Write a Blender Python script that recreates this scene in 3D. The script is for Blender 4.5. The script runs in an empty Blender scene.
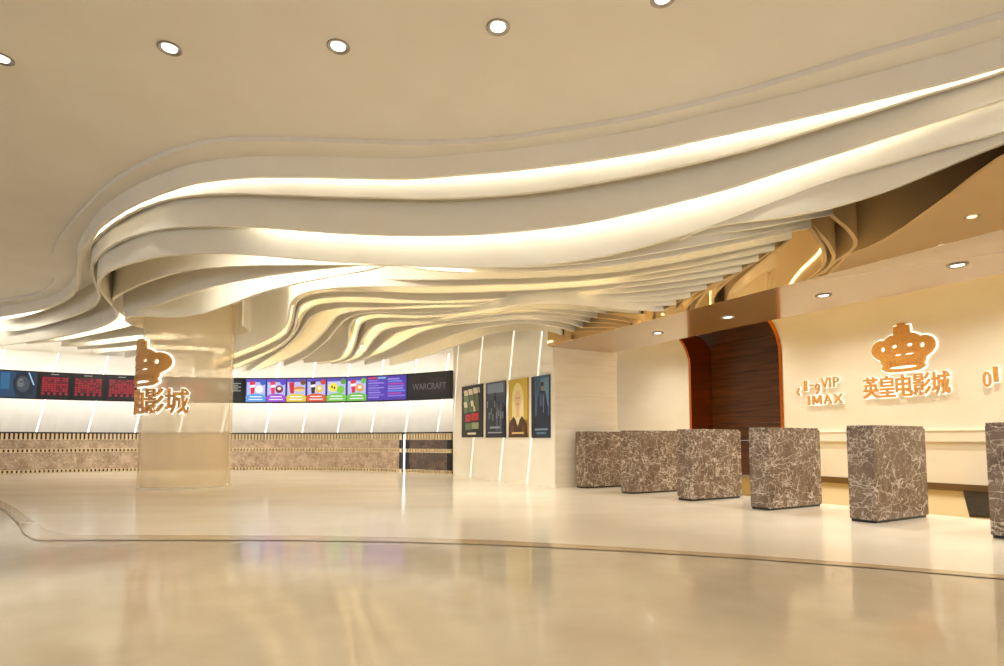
import bpy, bmesh, math, random
from mathutils import Vector, Matrix

# ------------------------------------------------------------------ camera, world, exposure
SC = bpy.context.scene
COL = SC.collection
EYE = 0.85
cam_data = bpy.data.cameras.new('camera')
cam = bpy.data.objects.new('camera', cam_data)
COL.objects.link(cam)
cam.location = (0, 0, EYE)
cam.rotation_euler = (math.radians(90) + math.atan(38 / 570), 0, 0)
cam_data.sensor_fit = 'HORIZONTAL'
cam_data.sensor_width = 36.0
cam_data.lens = 36.0 * 570 / 1004
cam_data.shift_y = 69 / 1004
cam_data.clip_start = 0.05
SC.camera = cam

W = bpy.data.worlds.new('world')
SC.world = W
W.use_nodes = True
bg = W.node_tree.nodes['Background']
bg.inputs['Color'].default_value = (0.98, 1.0, 1.05, 1)
bg.inputs['Strength'].default_value = 1.0

vs = SC.view_settings
vs.view_transform = 'Standard'
vs.look = 'None'
vs.gamma = 1.0
vs.exposure = 0.31
vs.use_curve_mapping = False
SC.cycles.use_denoising = True
SC.cycles.max_bounces = 10
SC.cycles.diffuse_bounces = 6
SC.cycles.glossy_bounces = 6
SC.cycles.transparent_max_bounces = 12
SC.cycles.caustics_reflective = False
SC.cycles.caustics_refractive = False
SC.cycles.sample_clamp_indirect = 6.0

# directions of the turnstile hall: NV points into the hall, TV runs along it towards the viewer
NV = Vector((0.8742, 0.4856, 0))
TV = Vector((0.4856, -0.8742, 0))
def nt(n, t, z=0.0):
    return NV * n + TV * t + Vector((0, 0, z))
CEIL = 3.92
SOF = 2.53
MIRROR_N = 5.66
HALL_N = 11.3
ARC = (-7.0, 7.0)

# ------------------------------------------------------------------ surveyed plan curves (metres)
RIM = [(-11.0,12.31),(-10.89,12.27),(-10.78,12.22),(-10.67,12.17),(-10.56,12.12),(-10.45,12.07),(-10.34,12.02),(-10.23,11.97),(-10.12,11.92),(-10.01,11.87),(-9.91,11.81),(-9.8,11.76),(-9.7,11.7),(-9.59,11.63),(-9.49,11.57),(-9.39,11.5),(-9.3,11.42),(-9.21,11.35),(-9.12,11.27),(-9.03,11.18),(-8.94,11.1),(-8.86,11.02),(-8.77,10.93),(-8.69,10.84),(-8.61,10.75),(-8.53,10.66),(-8.45,10.57),(-8.38,10.47),(-8.3,10.38),(-8.23,10.28),(-8.16,10.19),(-8.08,10.09),(-8.01,10.0),(-7.93,9.9),(-7.86,9.81),(-7.79,9.71),(-7.72,9.62),(-7.64,9.52),(-7.57,9.42),(-7.5,9.33),(-7.42,9.23),(-7.35,9.14),(-7.27,9.05),(-7.19,8.96),(-7.11,8.87),(-7.03,8.78),(-6.95,8.69),(-6.86,8.61),(-6.77,8.52),(-6.69,8.44),(-6.6,8.35),(-6.52,8.27),(-6.43,8.18),(-6.35,8.1),(-6.26,8.01),(-6.17,7.93),(-6.09,7.85),(-6.0,7.77),(-5.91,7.69),(-5.82,7.6),(-5.73,7.52),(-5.64,7.44),(-5.55,7.36),(-5.46,7.28),(-5.37,7.2),(-5.28,7.12),(-5.19,7.04),(-5.1,6.96),(-5.01,6.88),(-4.92,6.8),(-4.83,6.73),(-4.73,6.65),(-4.64,6.58),(-4.54,6.5),(-4.45,6.43),(-4.35,6.36),(-4.25,6.29),(-4.15,6.22),(-4.05,6.15),(-3.95,6.09),(-3.85,6.02),(-3.75,5.96),(-3.64,5.9),(-3.54,5.85),(-3.43,5.79),(-3.32,5.75),(-3.2,5.7),(-3.09,5.66),(-2.97,5.63),(-2.86,5.61),(-2.74,5.59),(-2.62,5.58),(-2.5,5.58),(-2.38,5.58),(-2.26,5.59),(-2.14,5.59),(-2.02,5.6),(-1.9,5.61),(-1.78,5.61),(-1.66,5.62),(-1.53,5.63),(-1.41,5.64),(-1.29,5.64),(-1.17,5.65),(-1.05,5.65),(-0.93,5.66),(-0.81,5.66),(-0.69,5.65),(-0.57,5.65),(-0.45,5.64),(-0.33,5.63),(-0.21,5.61),(-0.09,5.59),(0.02,5.57),(0.14,5.54),(0.26,5.51),(0.37,5.47),(0.49,5.44),(0.6,5.41),(0.72,5.37),(0.84,5.34),(0.95,5.3),(1.07,5.27),(1.18,5.23),(1.29,5.18),(1.4,5.14),(1.51,5.09),(1.62,5.04),(1.73,4.99),(1.84,4.94),(1.95,4.88),(2.05,4.83),(2.16,4.77),(2.26,4.7),(2.36,4.64),(2.47,4.58),(2.57,4.51),(2.67,4.45),(2.77,4.38),(2.87,4.32),(2.98,4.26),(3.08,4.2),(3.19,4.14),(3.29,4.08),(3.39,4.02),(3.5,3.95),(3.6,3.89)]
EDGE = [(-11.42,12.8),(-11.31,12.75),(-11.2,12.7),(-11.09,12.65),(-10.98,12.61),(-10.87,12.56),(-10.76,12.51),(-10.65,12.46),(-10.54,12.41),(-10.43,12.37),(-10.32,12.31),(-10.21,12.26),(-10.1,12.21),(-10.0,12.15),(-9.89,12.09),(-9.79,12.03),(-9.69,11.97),(-9.59,11.9),(-9.49,11.83),(-9.39,11.76),(-9.29,11.69),(-9.2,11.61),(-9.11,11.54),(-9.01,11.46),(-8.92,11.38),(-8.83,11.3),(-8.74,11.22),(-8.65,11.14),(-8.56,11.06),(-8.47,10.98),(-8.38,10.89),(-8.3,10.81),(-8.21,10.73),(-8.13,10.64),(-8.04,10.55),(-7.96,10.47),(-7.88,10.38),(-7.8,10.28),(-7.73,10.19),(-7.65,10.1),(-7.58,10.0),(-7.5,9.91),(-7.43,9.81),(-7.35,9.72),(-7.28,9.62),(-7.21,9.53),(-7.13,9.43),(-7.06,9.33),(-6.99,9.24),(-6.92,9.14),(-6.84,9.04),(-6.77,8.95),(-6.7,8.85),(-6.62,8.76),(-6.55,8.66),(-6.47,8.57),(-6.39,8.48),(-6.31,8.39),(-6.23,8.3),(-6.15,8.21),(-6.07,8.12),(-5.98,8.04),(-5.9,7.95),(-5.81,7.87),(-5.73,7.78),(-5.64,7.69),(-5.56,7.61),(-5.48,7.52),(-5.39,7.43),(-5.3,7.35),(-5.21,7.27),(-5.12,7.2),(-5.03,7.12),(-4.93,7.04),(-4.84,6.97),(-4.74,6.89),(-4.65,6.82),(-4.55,6.75),(-4.45,6.68),(-4.35,6.61),(-4.25,6.54),(-4.15,6.48),(-4.05,6.42),(-3.94,6.35),(-3.84,6.3),(-3.73,6.24),(-3.63,6.18),(-3.52,6.13),(-3.41,6.08),(-3.29,6.04),(-3.18,6.01),(-3.06,5.98),(-2.94,5.95),(-2.82,5.94),(-2.7,5.92),(-2.58,5.91),(-2.46,5.91),(-2.34,5.91),(-2.22,5.91),(-2.1,5.91),(-1.98,5.92),(-1.86,5.92),(-1.74,5.93),(-1.62,5.93),(-1.5,5.94),(-1.38,5.95),(-1.26,5.95),(-1.14,5.95),(-1.02,5.95),(-0.9,5.94),(-0.78,5.92),(-0.66,5.91),(-0.54,5.88),(-0.42,5.86),(-0.3,5.84),(-0.18,5.82),(-0.06,5.8),(0.05,5.78),(0.17,5.75),(0.29,5.72),(0.41,5.69),(0.52,5.66),(0.64,5.63),(0.75,5.6),(0.87,5.56),(0.98,5.52),(1.1,5.48),(1.21,5.44),(1.33,5.4),(1.44,5.36),(1.55,5.31),(1.66,5.26),(1.76,5.2),(1.87,5.15),(1.98,5.09),(2.09,5.04),(2.2,4.99),(2.3,4.94),(2.41,4.88),(2.52,4.83),(2.63,4.77),(2.73,4.72),(2.84,4.66),(2.95,4.6),(3.05,4.54),(3.16,4.48),(3.26,4.42),(3.37,4.36),(3.47,4.3),(3.57,4.24),(3.67,4.17),(3.77,4.1),(3.84,4.0),(3.9,3.9),(3.96,3.79),(4.01,3.68),(4.07,3.58),(4.13,3.47),(4.19,3.37),(4.25,3.26),(4.3,3.16),(4.36,3.05)]
FINS = {
 'C': [(-11.9,13.35,3.664),(-11.77,13.29,3.664),(-11.65,13.22,3.664),(-11.52,13.16,3.664),(-11.39,13.1,3.664),(-11.27,13.03,3.664),(-11.14,12.97,3.664),(-11.02,12.91,3.664),(-10.89,12.84,3.664),(-10.77,12.77,3.664),(-10.65,12.7,3.664),(-10.53,12.63,3.664),(-10.41,12.55,3.664),(-10.3,12.47,3.664),(-10.18,12.39,3.664),(-10.06,12.31,3.664),(-9.95,12.23,3.664),(-9.84,12.15,3.664),(-9.72,12.07,3.664),(-9.61,11.98,3.664),(-9.5,11.9,3.664),(-9.38,11.81,3.664),(-9.27,11.73,3.664),(-9.16,11.64,3.664),(-9.05,11.56,3.664),(-8.94,11.47,3.664),(-8.84,11.38,3.664),(-8.73,11.28,3.664),(-8.62,11.19,3.664),(-8.52,11.09,3.664),(-8.42,11.0,3.664),(-8.32,10.9,3.664),(-8.23,10.79,3.664),(-8.13,10.69,3.664),(-8.04,10.59,3.664),(-7.94,10.48,3.664),(-7.85,10.38,3.664),(-7.76,10.27,3.664),(-7.67,10.16,3.664),(-7.58,10.05,3.664),(-7.49,9.94,3.664),(-7.41,9.83,3.664),(-7.32,9.72,3.664),(-7.24,9.61,3.664),(-7.15,9.49,3.664),(-7.07,9.38,3.664),(-6.98,9.27,3.664),(-6.9,9.16,3.664),(-6.81,9.05,3.664),(-6.73,8.94,3.664),(-6.64,8.83,3.664),(-6.55,8.72,3.664),(-6.46,8.61,3.664),(-6.36,8.51,3.664),(-6.27,8.4,3.664),(-6.17,8.3,3.664),(-6.07,8.2,3.664),(-5.97,8.1,3.664),(-5.87,8.0,3.664),(-5.77,7.9,3.664),(-5.67,7.81,3.664),(-5.57,7.71,3.664),(-5.47,7.62,3.664),(-5.36,7.52,3.664),(-5.26,7.43,3.664),(-5.15,7.34,3.665),(-5.04,7.25,3.665),(-4.93,7.16,3.666),(-4.82,7.08,3.665),(-4.71,6.99,3.664),(-4.6,6.91,3.662),(-4.48,6.83,3.658),(-4.37,6.74,3.653),(-4.25,6.67,3.647),(-4.13,6.59,3.64),(-4.01,6.51,3.632),(-3.89,6.44,3.623),(-3.77,6.37,3.612),(-3.65,6.31,3.6),(-3.52,6.25,3.587),(-3.39,6.19,3.574),(-3.26,6.14,3.56),(-3.12,6.1,3.547),(-2.99,6.07,3.536),(-2.85,6.04,3.526),(-2.71,6.03,3.516),(-2.57,6.02,3.506),(-2.43,6.01,3.498),(-2.29,6.01,3.491),(-2.15,6.01,3.487),(-2.01,6.02,3.484),(-1.87,6.02,3.483),(-1.73,6.03,3.482),(-1.59,6.04,3.482),(-1.45,6.04,3.481),(-1.31,6.05,3.48),(-1.17,6.05,3.478),(-1.03,6.05,3.474),(-0.89,6.04,3.467),(-0.75,6.02,3.46),(-0.61,6.0,3.454),(-0.47,5.98,3.449),(-0.33,5.96,3.446),(-0.19,5.93,3.444),(-0.05,5.91,3.442),(0.08,5.88,3.44),(0.22,5.85,3.44),(0.36,5.82,3.441),(0.49,5.78,3.443),(0.63,5.74,3.447),(0.76,5.7,3.452),(0.9,5.66,3.457),(1.03,5.62,3.463),(1.17,5.57,3.469),(1.3,5.53,3.475),(1.43,5.48,3.479),(1.56,5.42,3.482),(1.69,5.36,3.485),(1.81,5.3,3.488),(1.94,5.24,3.493),(2.06,5.18,3.498),(2.19,5.11,3.504),(2.32,5.05,3.515),(2.44,4.99,3.529),(2.57,4.92,3.544),(2.69,4.86,3.558),(2.81,4.79,3.571),(2.94,4.72,3.584),(3.06,4.66,3.596),(3.18,4.59,3.608),(3.3,4.51,3.62),(3.42,4.44,3.631),(3.54,4.37,3.64),(3.66,4.3,3.648),(3.78,4.22,3.654),(3.87,4.11,3.657),(3.95,3.99,3.658),(4.01,3.87,3.658),(4.08,3.75,3.658),(4.15,3.62,3.658),(4.22,3.5,3.658),(4.28,3.38,3.658),(4.35,3.25,3.658),(4.42,3.13,3.658)],
 'D': [(-12.12,13.62,3.44),(-11.99,13.57,3.44),(-11.86,13.52,3.44),(-11.72,13.48,3.44),(-11.59,13.43,3.44),(-11.46,13.38,3.44),(-11.33,13.32,3.44),(-11.2,13.27,3.44),(-11.08,13.2,3.44),(-10.95,13.14,3.44),(-10.83,13.07,3.44),(-10.71,13.0,3.44),(-10.59,12.92,3.44),(-10.47,12.85,3.44),(-10.35,12.77,3.44),(-10.24,12.69,3.44),(-10.12,12.61,3.44),(-10.0,12.54,3.44),(-9.89,12.46,3.44),(-9.77,12.38,3.44),(-9.65,12.3,3.44),(-9.54,12.22,3.44),(-9.42,12.13,3.44),(-9.31,12.05,3.44),(-9.2,11.97,3.44),(-9.08,11.89,3.44),(-8.97,11.8,3.44),(-8.86,11.72,3.44),(-8.75,11.63,3.44),(-8.64,11.54,3.44),(-8.53,11.45,3.44),(-8.42,11.36,3.44),(-8.31,11.27,3.44),(-8.21,11.18,3.44),(-8.1,11.08,3.44),(-8.0,10.99,3.44),(-7.9,10.89,3.44),(-7.8,10.79,3.44),(-7.71,10.68,3.44),(-7.62,10.58,3.44),(-7.53,10.47,3.44),(-7.44,10.36,3.44),(-7.35,10.25,3.44),(-7.27,10.13,3.44),(-7.19,10.02,3.44),(-7.11,9.9,3.44),(-7.04,9.78,3.44),(-6.96,9.66,3.44),(-6.89,9.54,3.44),(-6.82,9.42,3.44),(-6.75,9.3,3.44),(-6.67,9.18,3.44),(-6.6,9.06,3.44),(-6.52,8.94,3.44),(-6.45,8.82,3.44),(-6.37,8.71,3.44),(-6.29,8.59,3.44),(-6.2,8.48,3.44),(-6.12,8.37,3.44),(-6.03,8.26,3.44),(-5.93,8.15,3.44),(-5.84,8.05,3.44),(-5.74,7.95,3.44),(-5.64,7.85,3.44),(-5.54,7.76,3.44),(-5.43,7.66,3.44),(-5.33,7.57,3.441),(-5.22,7.48,3.442),(-5.11,7.39,3.444),(-4.99,7.31,3.444),(-4.88,7.23,3.441),(-4.77,7.14,3.434),(-4.65,7.06,3.424),(-4.54,6.98,3.412),(-4.43,6.9,3.399),(-4.31,6.81,3.385),(-4.2,6.73,3.37),(-4.08,6.66,3.355),(-3.96,6.58,3.34),(-3.84,6.51,3.323),(-3.71,6.45,3.306),(-3.58,6.4,3.29),(-3.45,6.35,3.276),(-3.31,6.31,3.262),(-3.18,6.27,3.248),(-3.04,6.24,3.235),(-2.9,6.21,3.222),(-2.76,6.19,3.21),(-2.62,6.18,3.198),(-2.48,6.18,3.186),(-2.34,6.18,3.175),(-2.2,6.19,3.165),(-2.06,6.19,3.157),(-1.92,6.2,3.149),(-1.78,6.21,3.143),(-1.64,6.21,3.138),(-1.5,6.22,3.133),(-1.36,6.22,3.129),(-1.22,6.23,3.126),(-1.07,6.22,3.123),(-0.93,6.22,3.12),(-0.79,6.21,3.116),(-0.65,6.19,3.111),(-0.52,6.17,3.106),(-0.38,6.14,3.101),(-0.24,6.12,3.098),(-0.1,6.09,3.097),(0.04,6.06,3.098),(0.18,6.04,3.1),(0.31,6.0,3.103),(0.45,5.97,3.107),(0.58,5.93,3.111),(0.72,5.9,3.117),(0.85,5.86,3.124),(0.99,5.81,3.132),(1.12,5.77,3.143),(1.26,5.72,3.156),(1.39,5.68,3.171),(1.52,5.62,3.185),(1.65,5.57,3.198),(1.77,5.51,3.211),(1.9,5.45,3.223),(2.03,5.38,3.235),(2.15,5.32,3.248),(2.28,5.26,3.265),(2.4,5.19,3.287),(2.53,5.12,3.308),(2.65,5.05,3.326),(2.77,4.98,3.342),(2.89,4.91,3.357),(3.01,4.84,3.373),(3.13,4.76,3.389),(3.25,4.68,3.404),(3.36,4.61,3.419),(3.48,4.53,3.433),(3.6,4.45,3.447),(3.72,4.37,3.46),(3.83,4.29,3.47),(3.92,4.19,3.475),(4.0,4.07,3.477),(4.07,3.94,3.476),(4.13,3.82,3.476),(4.2,3.7,3.476),(4.27,3.57,3.476),(4.34,3.45,3.476),(4.41,3.33,3.476),(4.47,3.2,3.476)],
 'E': [(-12.38,13.94,3.164),(-12.26,13.88,3.164),(-12.13,13.82,3.164),(-12.0,13.76,3.164),(-11.87,13.7,3.164),(-11.75,13.64,3.164),(-11.62,13.58,3.164),(-11.49,13.52,3.164),(-11.37,13.46,3.164),(-11.24,13.4,3.164),(-11.12,13.34,3.164),(-10.99,13.27,3.164),(-10.87,13.21,3.164),(-10.74,13.14,3.164),(-10.62,13.07,3.164),(-10.5,13.01,3.164),(-10.37,12.94,3.164),(-10.25,12.87,3.164),(-10.13,12.8,3.164),(-10.0,12.73,3.164),(-9.88,12.66,3.164),(-9.76,12.59,3.164),(-9.64,12.52,3.164),(-9.52,12.45,3.164),(-9.4,12.38,3.164),(-9.28,12.3,3.164),(-9.16,12.23,3.164),(-9.04,12.15,3.164),(-8.92,12.08,3.164),(-8.81,12.0,3.164),(-8.69,11.92,3.164),(-8.58,11.84,3.164),(-8.46,11.75,3.164),(-8.35,11.67,3.164),(-8.24,11.58,3.164),(-8.14,11.49,3.164),(-8.03,11.4,3.164),(-7.93,11.3,3.164),(-7.82,11.21,3.164),(-7.72,11.11,3.164),(-7.62,11.01,3.164),(-7.52,10.91,3.164),(-7.43,10.81,3.164),(-7.33,10.7,3.164),(-7.24,10.6,3.164),(-7.16,10.48,3.164),(-7.08,10.37,3.164),(-7.0,10.25,3.164),(-6.93,10.13,3.164),(-6.87,10.0,3.164),(-6.81,9.88,3.164),(-6.75,9.75,3.164),(-6.69,9.62,3.164),(-6.62,9.5,3.164),(-6.56,9.37,3.164),(-6.5,9.24,3.164),(-6.44,9.12,3.164),(-6.38,8.99,3.164),(-6.31,8.87,3.164),(-6.25,8.74,3.164),(-6.18,8.62,3.164),(-6.11,8.5,3.164),(-6.03,8.38,3.164),(-5.95,8.27,3.164),(-5.86,8.16,3.164),(-5.77,8.05,3.164),(-5.67,7.95,3.164),(-5.57,7.85,3.164),(-5.47,7.76,3.165),(-5.36,7.67,3.166),(-5.24,7.59,3.167),(-5.13,7.51,3.165),(-5.02,7.42,3.159),(-4.9,7.34,3.149),(-4.79,7.25,3.138),(-4.68,7.17,3.126),(-4.57,7.08,3.113),(-4.46,6.99,3.101),(-4.35,6.91,3.088),(-4.23,6.83,3.076),(-4.11,6.76,3.065),(-3.98,6.7,3.053),(-3.86,6.64,3.042),(-3.73,6.58,3.03),(-3.6,6.53,3.017),(-3.47,6.48,3.005),(-3.33,6.44,2.992),(-3.19,6.41,2.981),(-3.05,6.39,2.97),(-2.91,6.38,2.96),(-2.77,6.38,2.95),(-2.63,6.38,2.939),(-2.49,6.38,2.927),(-2.35,6.38,2.915),(-2.21,6.39,2.904),(-2.07,6.39,2.893),(-1.93,6.4,2.884),(-1.79,6.41,2.876),(-1.65,6.41,2.87),(-1.51,6.42,2.864),(-1.37,6.42,2.859),(-1.23,6.43,2.852),(-1.09,6.43,2.844),(-0.95,6.42,2.836),(-0.81,6.41,2.827),(-0.67,6.39,2.817),(-0.53,6.37,2.807),(-0.39,6.35,2.797),(-0.25,6.32,2.789),(-0.12,6.3,2.782),(0.02,6.27,2.777),(0.16,6.24,2.775),(0.3,6.21,2.775),(0.43,6.18,2.777),(0.57,6.15,2.78),(0.71,6.11,2.786),(0.84,6.07,2.794),(0.97,6.03,2.804),(1.11,5.99,2.816),(1.24,5.94,2.831),(1.37,5.89,2.849),(1.5,5.84,2.87),(1.63,5.79,2.894),(1.76,5.73,2.918),(1.89,5.68,2.944),(2.02,5.61,2.97),(2.14,5.55,2.998),(2.27,5.48,3.027),(2.39,5.41,3.057),(2.51,5.34,3.086),(2.63,5.27,3.115),(2.75,5.19,3.142),(2.86,5.11,3.167),(2.98,5.03,3.188),(3.09,4.95,3.205),(3.21,4.87,3.217),(3.32,4.78,3.224),(3.43,4.7,3.232),(3.54,4.61,3.241),(3.65,4.52,3.248),(3.76,4.44,3.25),(3.87,4.35,3.25),(3.97,4.25,3.252),(4.04,4.13,3.252),(4.11,4.01,3.252),(4.18,3.88,3.252),(4.25,3.76,3.252),(4.31,3.64,3.252),(4.38,3.52,3.252),(4.45,3.39,3.252),(4.52,3.27,3.252)],
 'F': [(-11.75,13.98,3.22),(-11.62,13.93,3.22),(-11.49,13.89,3.22),(-11.35,13.84,3.22),(-11.22,13.8,3.22),(-11.09,13.75,3.22),(-10.96,13.7,3.22),(-10.83,13.65,3.22),(-10.7,13.59,3.22),(-10.58,13.53,3.22),(-10.45,13.46,3.22),(-10.33,13.4,3.22),(-10.21,13.33,3.22),(-10.09,13.26,3.22),(-9.97,13.18,3.22),(-9.85,13.11,3.22),(-9.73,13.04,3.22),(-9.61,12.96,3.22),(-9.49,12.89,3.22),(-9.37,12.81,3.22),(-9.25,12.74,3.22),(-9.13,12.67,3.22),(-9.01,12.59,3.22),(-8.9,12.52,3.22),(-8.78,12.44,3.22),(-8.66,12.37,3.22),(-8.54,12.29,3.22),(-8.42,12.22,3.22),(-8.3,12.14,3.22),(-8.19,12.06,3.22),(-8.07,11.99,3.22),(-7.96,11.91,3.22),(-7.84,11.82,3.22),(-7.73,11.74,3.22),(-7.63,11.65,3.22),(-7.53,11.54,3.22),(-7.45,11.43,3.22),(-7.39,11.3,3.22),(-7.35,11.17,3.22),(-7.3,11.03,3.22),(-7.26,10.9,3.22),(-7.22,10.77,3.22),(-7.17,10.63,3.22),(-7.12,10.5,3.22),(-7.07,10.37,3.22),(-7.01,10.25,3.22),(-6.95,10.12,3.22),(-6.89,10.0,3.22),(-6.82,9.87,3.22),(-6.75,9.75,3.22),(-6.67,9.64,3.22),(-6.59,9.52,3.22),(-6.5,9.42,3.22),(-6.4,9.32,3.22),(-6.3,9.22,3.22),(-6.19,9.13,3.22),(-6.09,9.04,3.22),(-5.98,8.95,3.221),(-5.87,8.86,3.221),(-5.76,8.77,3.221),(-5.65,8.68,3.219),(-5.55,8.59,3.217),(-5.44,8.5,3.212),(-5.33,8.41,3.205),(-5.23,8.31,3.197),(-5.12,8.22,3.187),(-5.02,8.13,3.176),(-4.92,8.03,3.164),(-4.81,7.94,3.152),(-4.71,7.84,3.139),(-4.61,7.75,3.127),(-4.5,7.66,3.115),(-4.39,7.57,3.103),(-4.28,7.48,3.092),(-4.17,7.4,3.081),(-4.05,7.32,3.07),(-3.93,7.25,3.06),(-3.81,7.18,3.05),(-3.68,7.13,3.041),(-3.55,7.08,3.033),(-3.42,7.03,3.024),(-3.28,6.99,3.016),(-3.15,6.95,3.007),(-3.01,6.91,2.998),(-2.88,6.87,2.989),(-2.74,6.84,2.979),(-2.61,6.8,2.97),(-2.47,6.77,2.961),(-2.33,6.74,2.953),(-2.2,6.72,2.947),(-2.06,6.7,2.942),(-1.92,6.69,2.938),(-1.78,6.68,2.935),(-1.64,6.68,2.931),(-1.5,6.68,2.928),(-1.36,6.67,2.924),(-1.22,6.67,2.92)],
 'G': [(-6.64,9.88,3.1),(-6.52,9.81,3.096),(-6.4,9.73,3.093),(-6.28,9.65,3.089),(-6.16,9.57,3.085),(-6.04,9.5,3.081),(-5.92,9.42,3.077),(-5.81,9.34,3.073),(-5.69,9.25,3.069),(-5.58,9.17,3.064),(-5.47,9.08,3.059),(-5.36,8.99,3.054),(-5.25,8.89,3.049),(-5.15,8.8,3.043),(-5.04,8.7,3.037),(-4.94,8.61,3.032),(-4.83,8.51,3.026),(-4.73,8.42,3.021),(-4.62,8.32,3.016),(-4.51,8.23,3.011),(-4.4,8.14,3.007),(-4.29,8.05,3.003),(-4.18,7.96,2.999),(-4.07,7.87,2.995),(-3.95,7.79,2.993),(-3.83,7.72,2.99),(-3.71,7.64,2.989),(-3.59,7.57,2.988),(-3.46,7.51,2.988),(-3.34,7.44,2.987),(-3.21,7.38,2.986),(-3.08,7.31,2.985),(-2.95,7.25,2.983),(-2.82,7.2,2.981),(-2.69,7.14,2.979),(-2.56,7.09,2.977),(-2.43,7.04,2.975),(-2.29,6.99,2.973),(-2.16,6.95,2.971),(-2.03,6.9,2.969),(-1.89,6.85,2.967),(-1.76,6.81,2.965),(-1.62,6.77,2.963),(-1.48,6.73,2.962),(-1.35,6.69,2.961),(-1.21,6.65,2.96)],
 'H': [(-4.8,10.44,2.97),(-4.81,10.56,2.97),(-4.82,10.68,2.97),(-4.85,10.8,2.97),(-4.88,10.91,2.97),(-4.93,11.02,2.97),(-5.0,11.13,2.97),(-5.07,11.22,2.97),(-5.16,11.3,2.97),(-5.26,11.38,2.97),(-5.36,11.44,2.97),(-5.47,11.49,2.97),(-5.59,11.52,2.97),(-5.7,11.54,2.97),(-5.82,11.55,2.97),(-5.94,11.54,2.97),(-6.06,11.52,2.97),(-6.18,11.48,2.97),(-6.29,11.43,2.97),(-6.39,11.37,2.97),(-6.49,11.3,2.97),(-6.57,11.21,2.97),(-6.65,11.12,2.97),(-6.71,11.02,2.97),(-6.76,10.91,2.97),(-6.8,10.79,2.97),(-6.82,10.67,2.97),(-6.83,10.55,2.97),(-6.82,10.43,2.97),(-6.8,10.31,2.97),(-6.77,10.2,2.97),(-6.72,10.09,2.97),(-6.66,9.98,2.97),(-6.59,9.89,2.97),(-6.51,9.8,2.97),(-6.42,9.72,2.97),(-6.31,9.68,2.97),(-6.19,9.68,2.97),(-6.07,9.7,2.97),(-5.95,9.73,2.97),(-5.83,9.75,2.97),(-5.71,9.75,2.97),(-5.59,9.73,2.97),(-5.48,9.7,2.97),(-5.37,9.65,2.97),(-5.26,9.59,2.97),(-5.16,9.53,2.97),(-5.05,9.47,2.97),(-4.95,9.4,2.97),(-4.86,9.33,2.97),(-4.76,9.26,2.97),(-4.67,9.18,2.97),(-4.58,9.1,2.97),(-4.49,9.02,2.97),(-4.4,8.94,2.97),(-4.31,8.86,2.97),(-4.22,8.78,2.97),(-4.13,8.7,2.97),(-4.04,8.61,2.97),(-3.96,8.53,2.97),(-3.87,8.45,2.97),(-3.78,8.37,2.97),(-3.69,8.28,2.97),(-3.6,8.2,2.97),(-3.51,8.13,2.97),(-3.41,8.05,2.97),(-3.32,7.98,2.97),(-3.22,7.91,2.97),(-3.12,7.84,2.97),(-3.02,7.78,2.97),(-2.92,7.71,2.97),(-2.82,7.65,2.97),(-2.71,7.58,2.97),(-2.61,7.52,2.97),(-2.51,7.46,2.97),(-2.4,7.4,2.97),(-2.3,7.34,2.97),(-2.19,7.29,2.97),(-2.08,7.23,2.97),(-1.98,7.17,2.97),(-1.87,7.12,2.97),(-1.76,7.06,2.97),(-1.66,7.0,2.97),(-1.56,6.93,2.97),(-1.46,6.86,2.97),(-1.37,6.78,2.97)],
 'Ma': [(-10.48,13.71,3.199),(-10.34,13.63,3.196),(-10.19,13.56,3.194),(-10.04,13.48,3.191),(-9.89,13.41,3.189),(-9.74,13.33,3.186),(-9.6,13.26,3.184),(-9.45,13.18,3.181),(-9.3,13.1,3.178),(-9.15,13.03,3.175),(-9.01,12.95,3.171),(-8.86,12.87,3.168),(-8.72,12.79,3.163),(-8.57,12.71,3.159),(-8.43,12.63,3.154),(-8.28,12.54,3.149),(-8.14,12.46,3.144),(-8.0,12.38,3.139),(-7.85,12.3,3.134),(-7.7,12.23,3.128),(-7.54,12.17,3.121),(-7.38,12.18,3.111)],
 'Mb': [(-11.08,14.23,3.2),(-10.92,14.22,3.198),(-10.75,14.21,3.197),(-10.59,14.19,3.195),(-10.43,14.14,3.192),(-10.28,14.08,3.189),(-10.13,14.01,3.185),(-9.99,13.94,3.181),(-9.84,13.86,3.178),(-9.7,13.78,3.174),(-9.56,13.7,3.17),(-9.41,13.61,3.166),(-9.27,13.53,3.162),(-9.13,13.45,3.158),(-8.99,13.36,3.154),(-8.85,13.28,3.15),(-8.7,13.2,3.146),(-8.56,13.12,3.142),(-8.41,13.04,3.137),(-8.27,12.97,3.133),(-8.12,12.9,3.128),(-7.96,12.84,3.122),(-7.81,12.79,3.115),(-7.65,12.75,3.108),(-7.48,12.73,3.1),(-7.32,12.72,3.091),(-7.15,12.73,3.083),(-6.99,12.74,3.076),(-6.83,12.77,3.07),(-6.67,12.81,3.064),(-6.51,12.86,3.06),(-6.36,12.92,3.055),(-6.2,12.98,3.05)],
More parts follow.
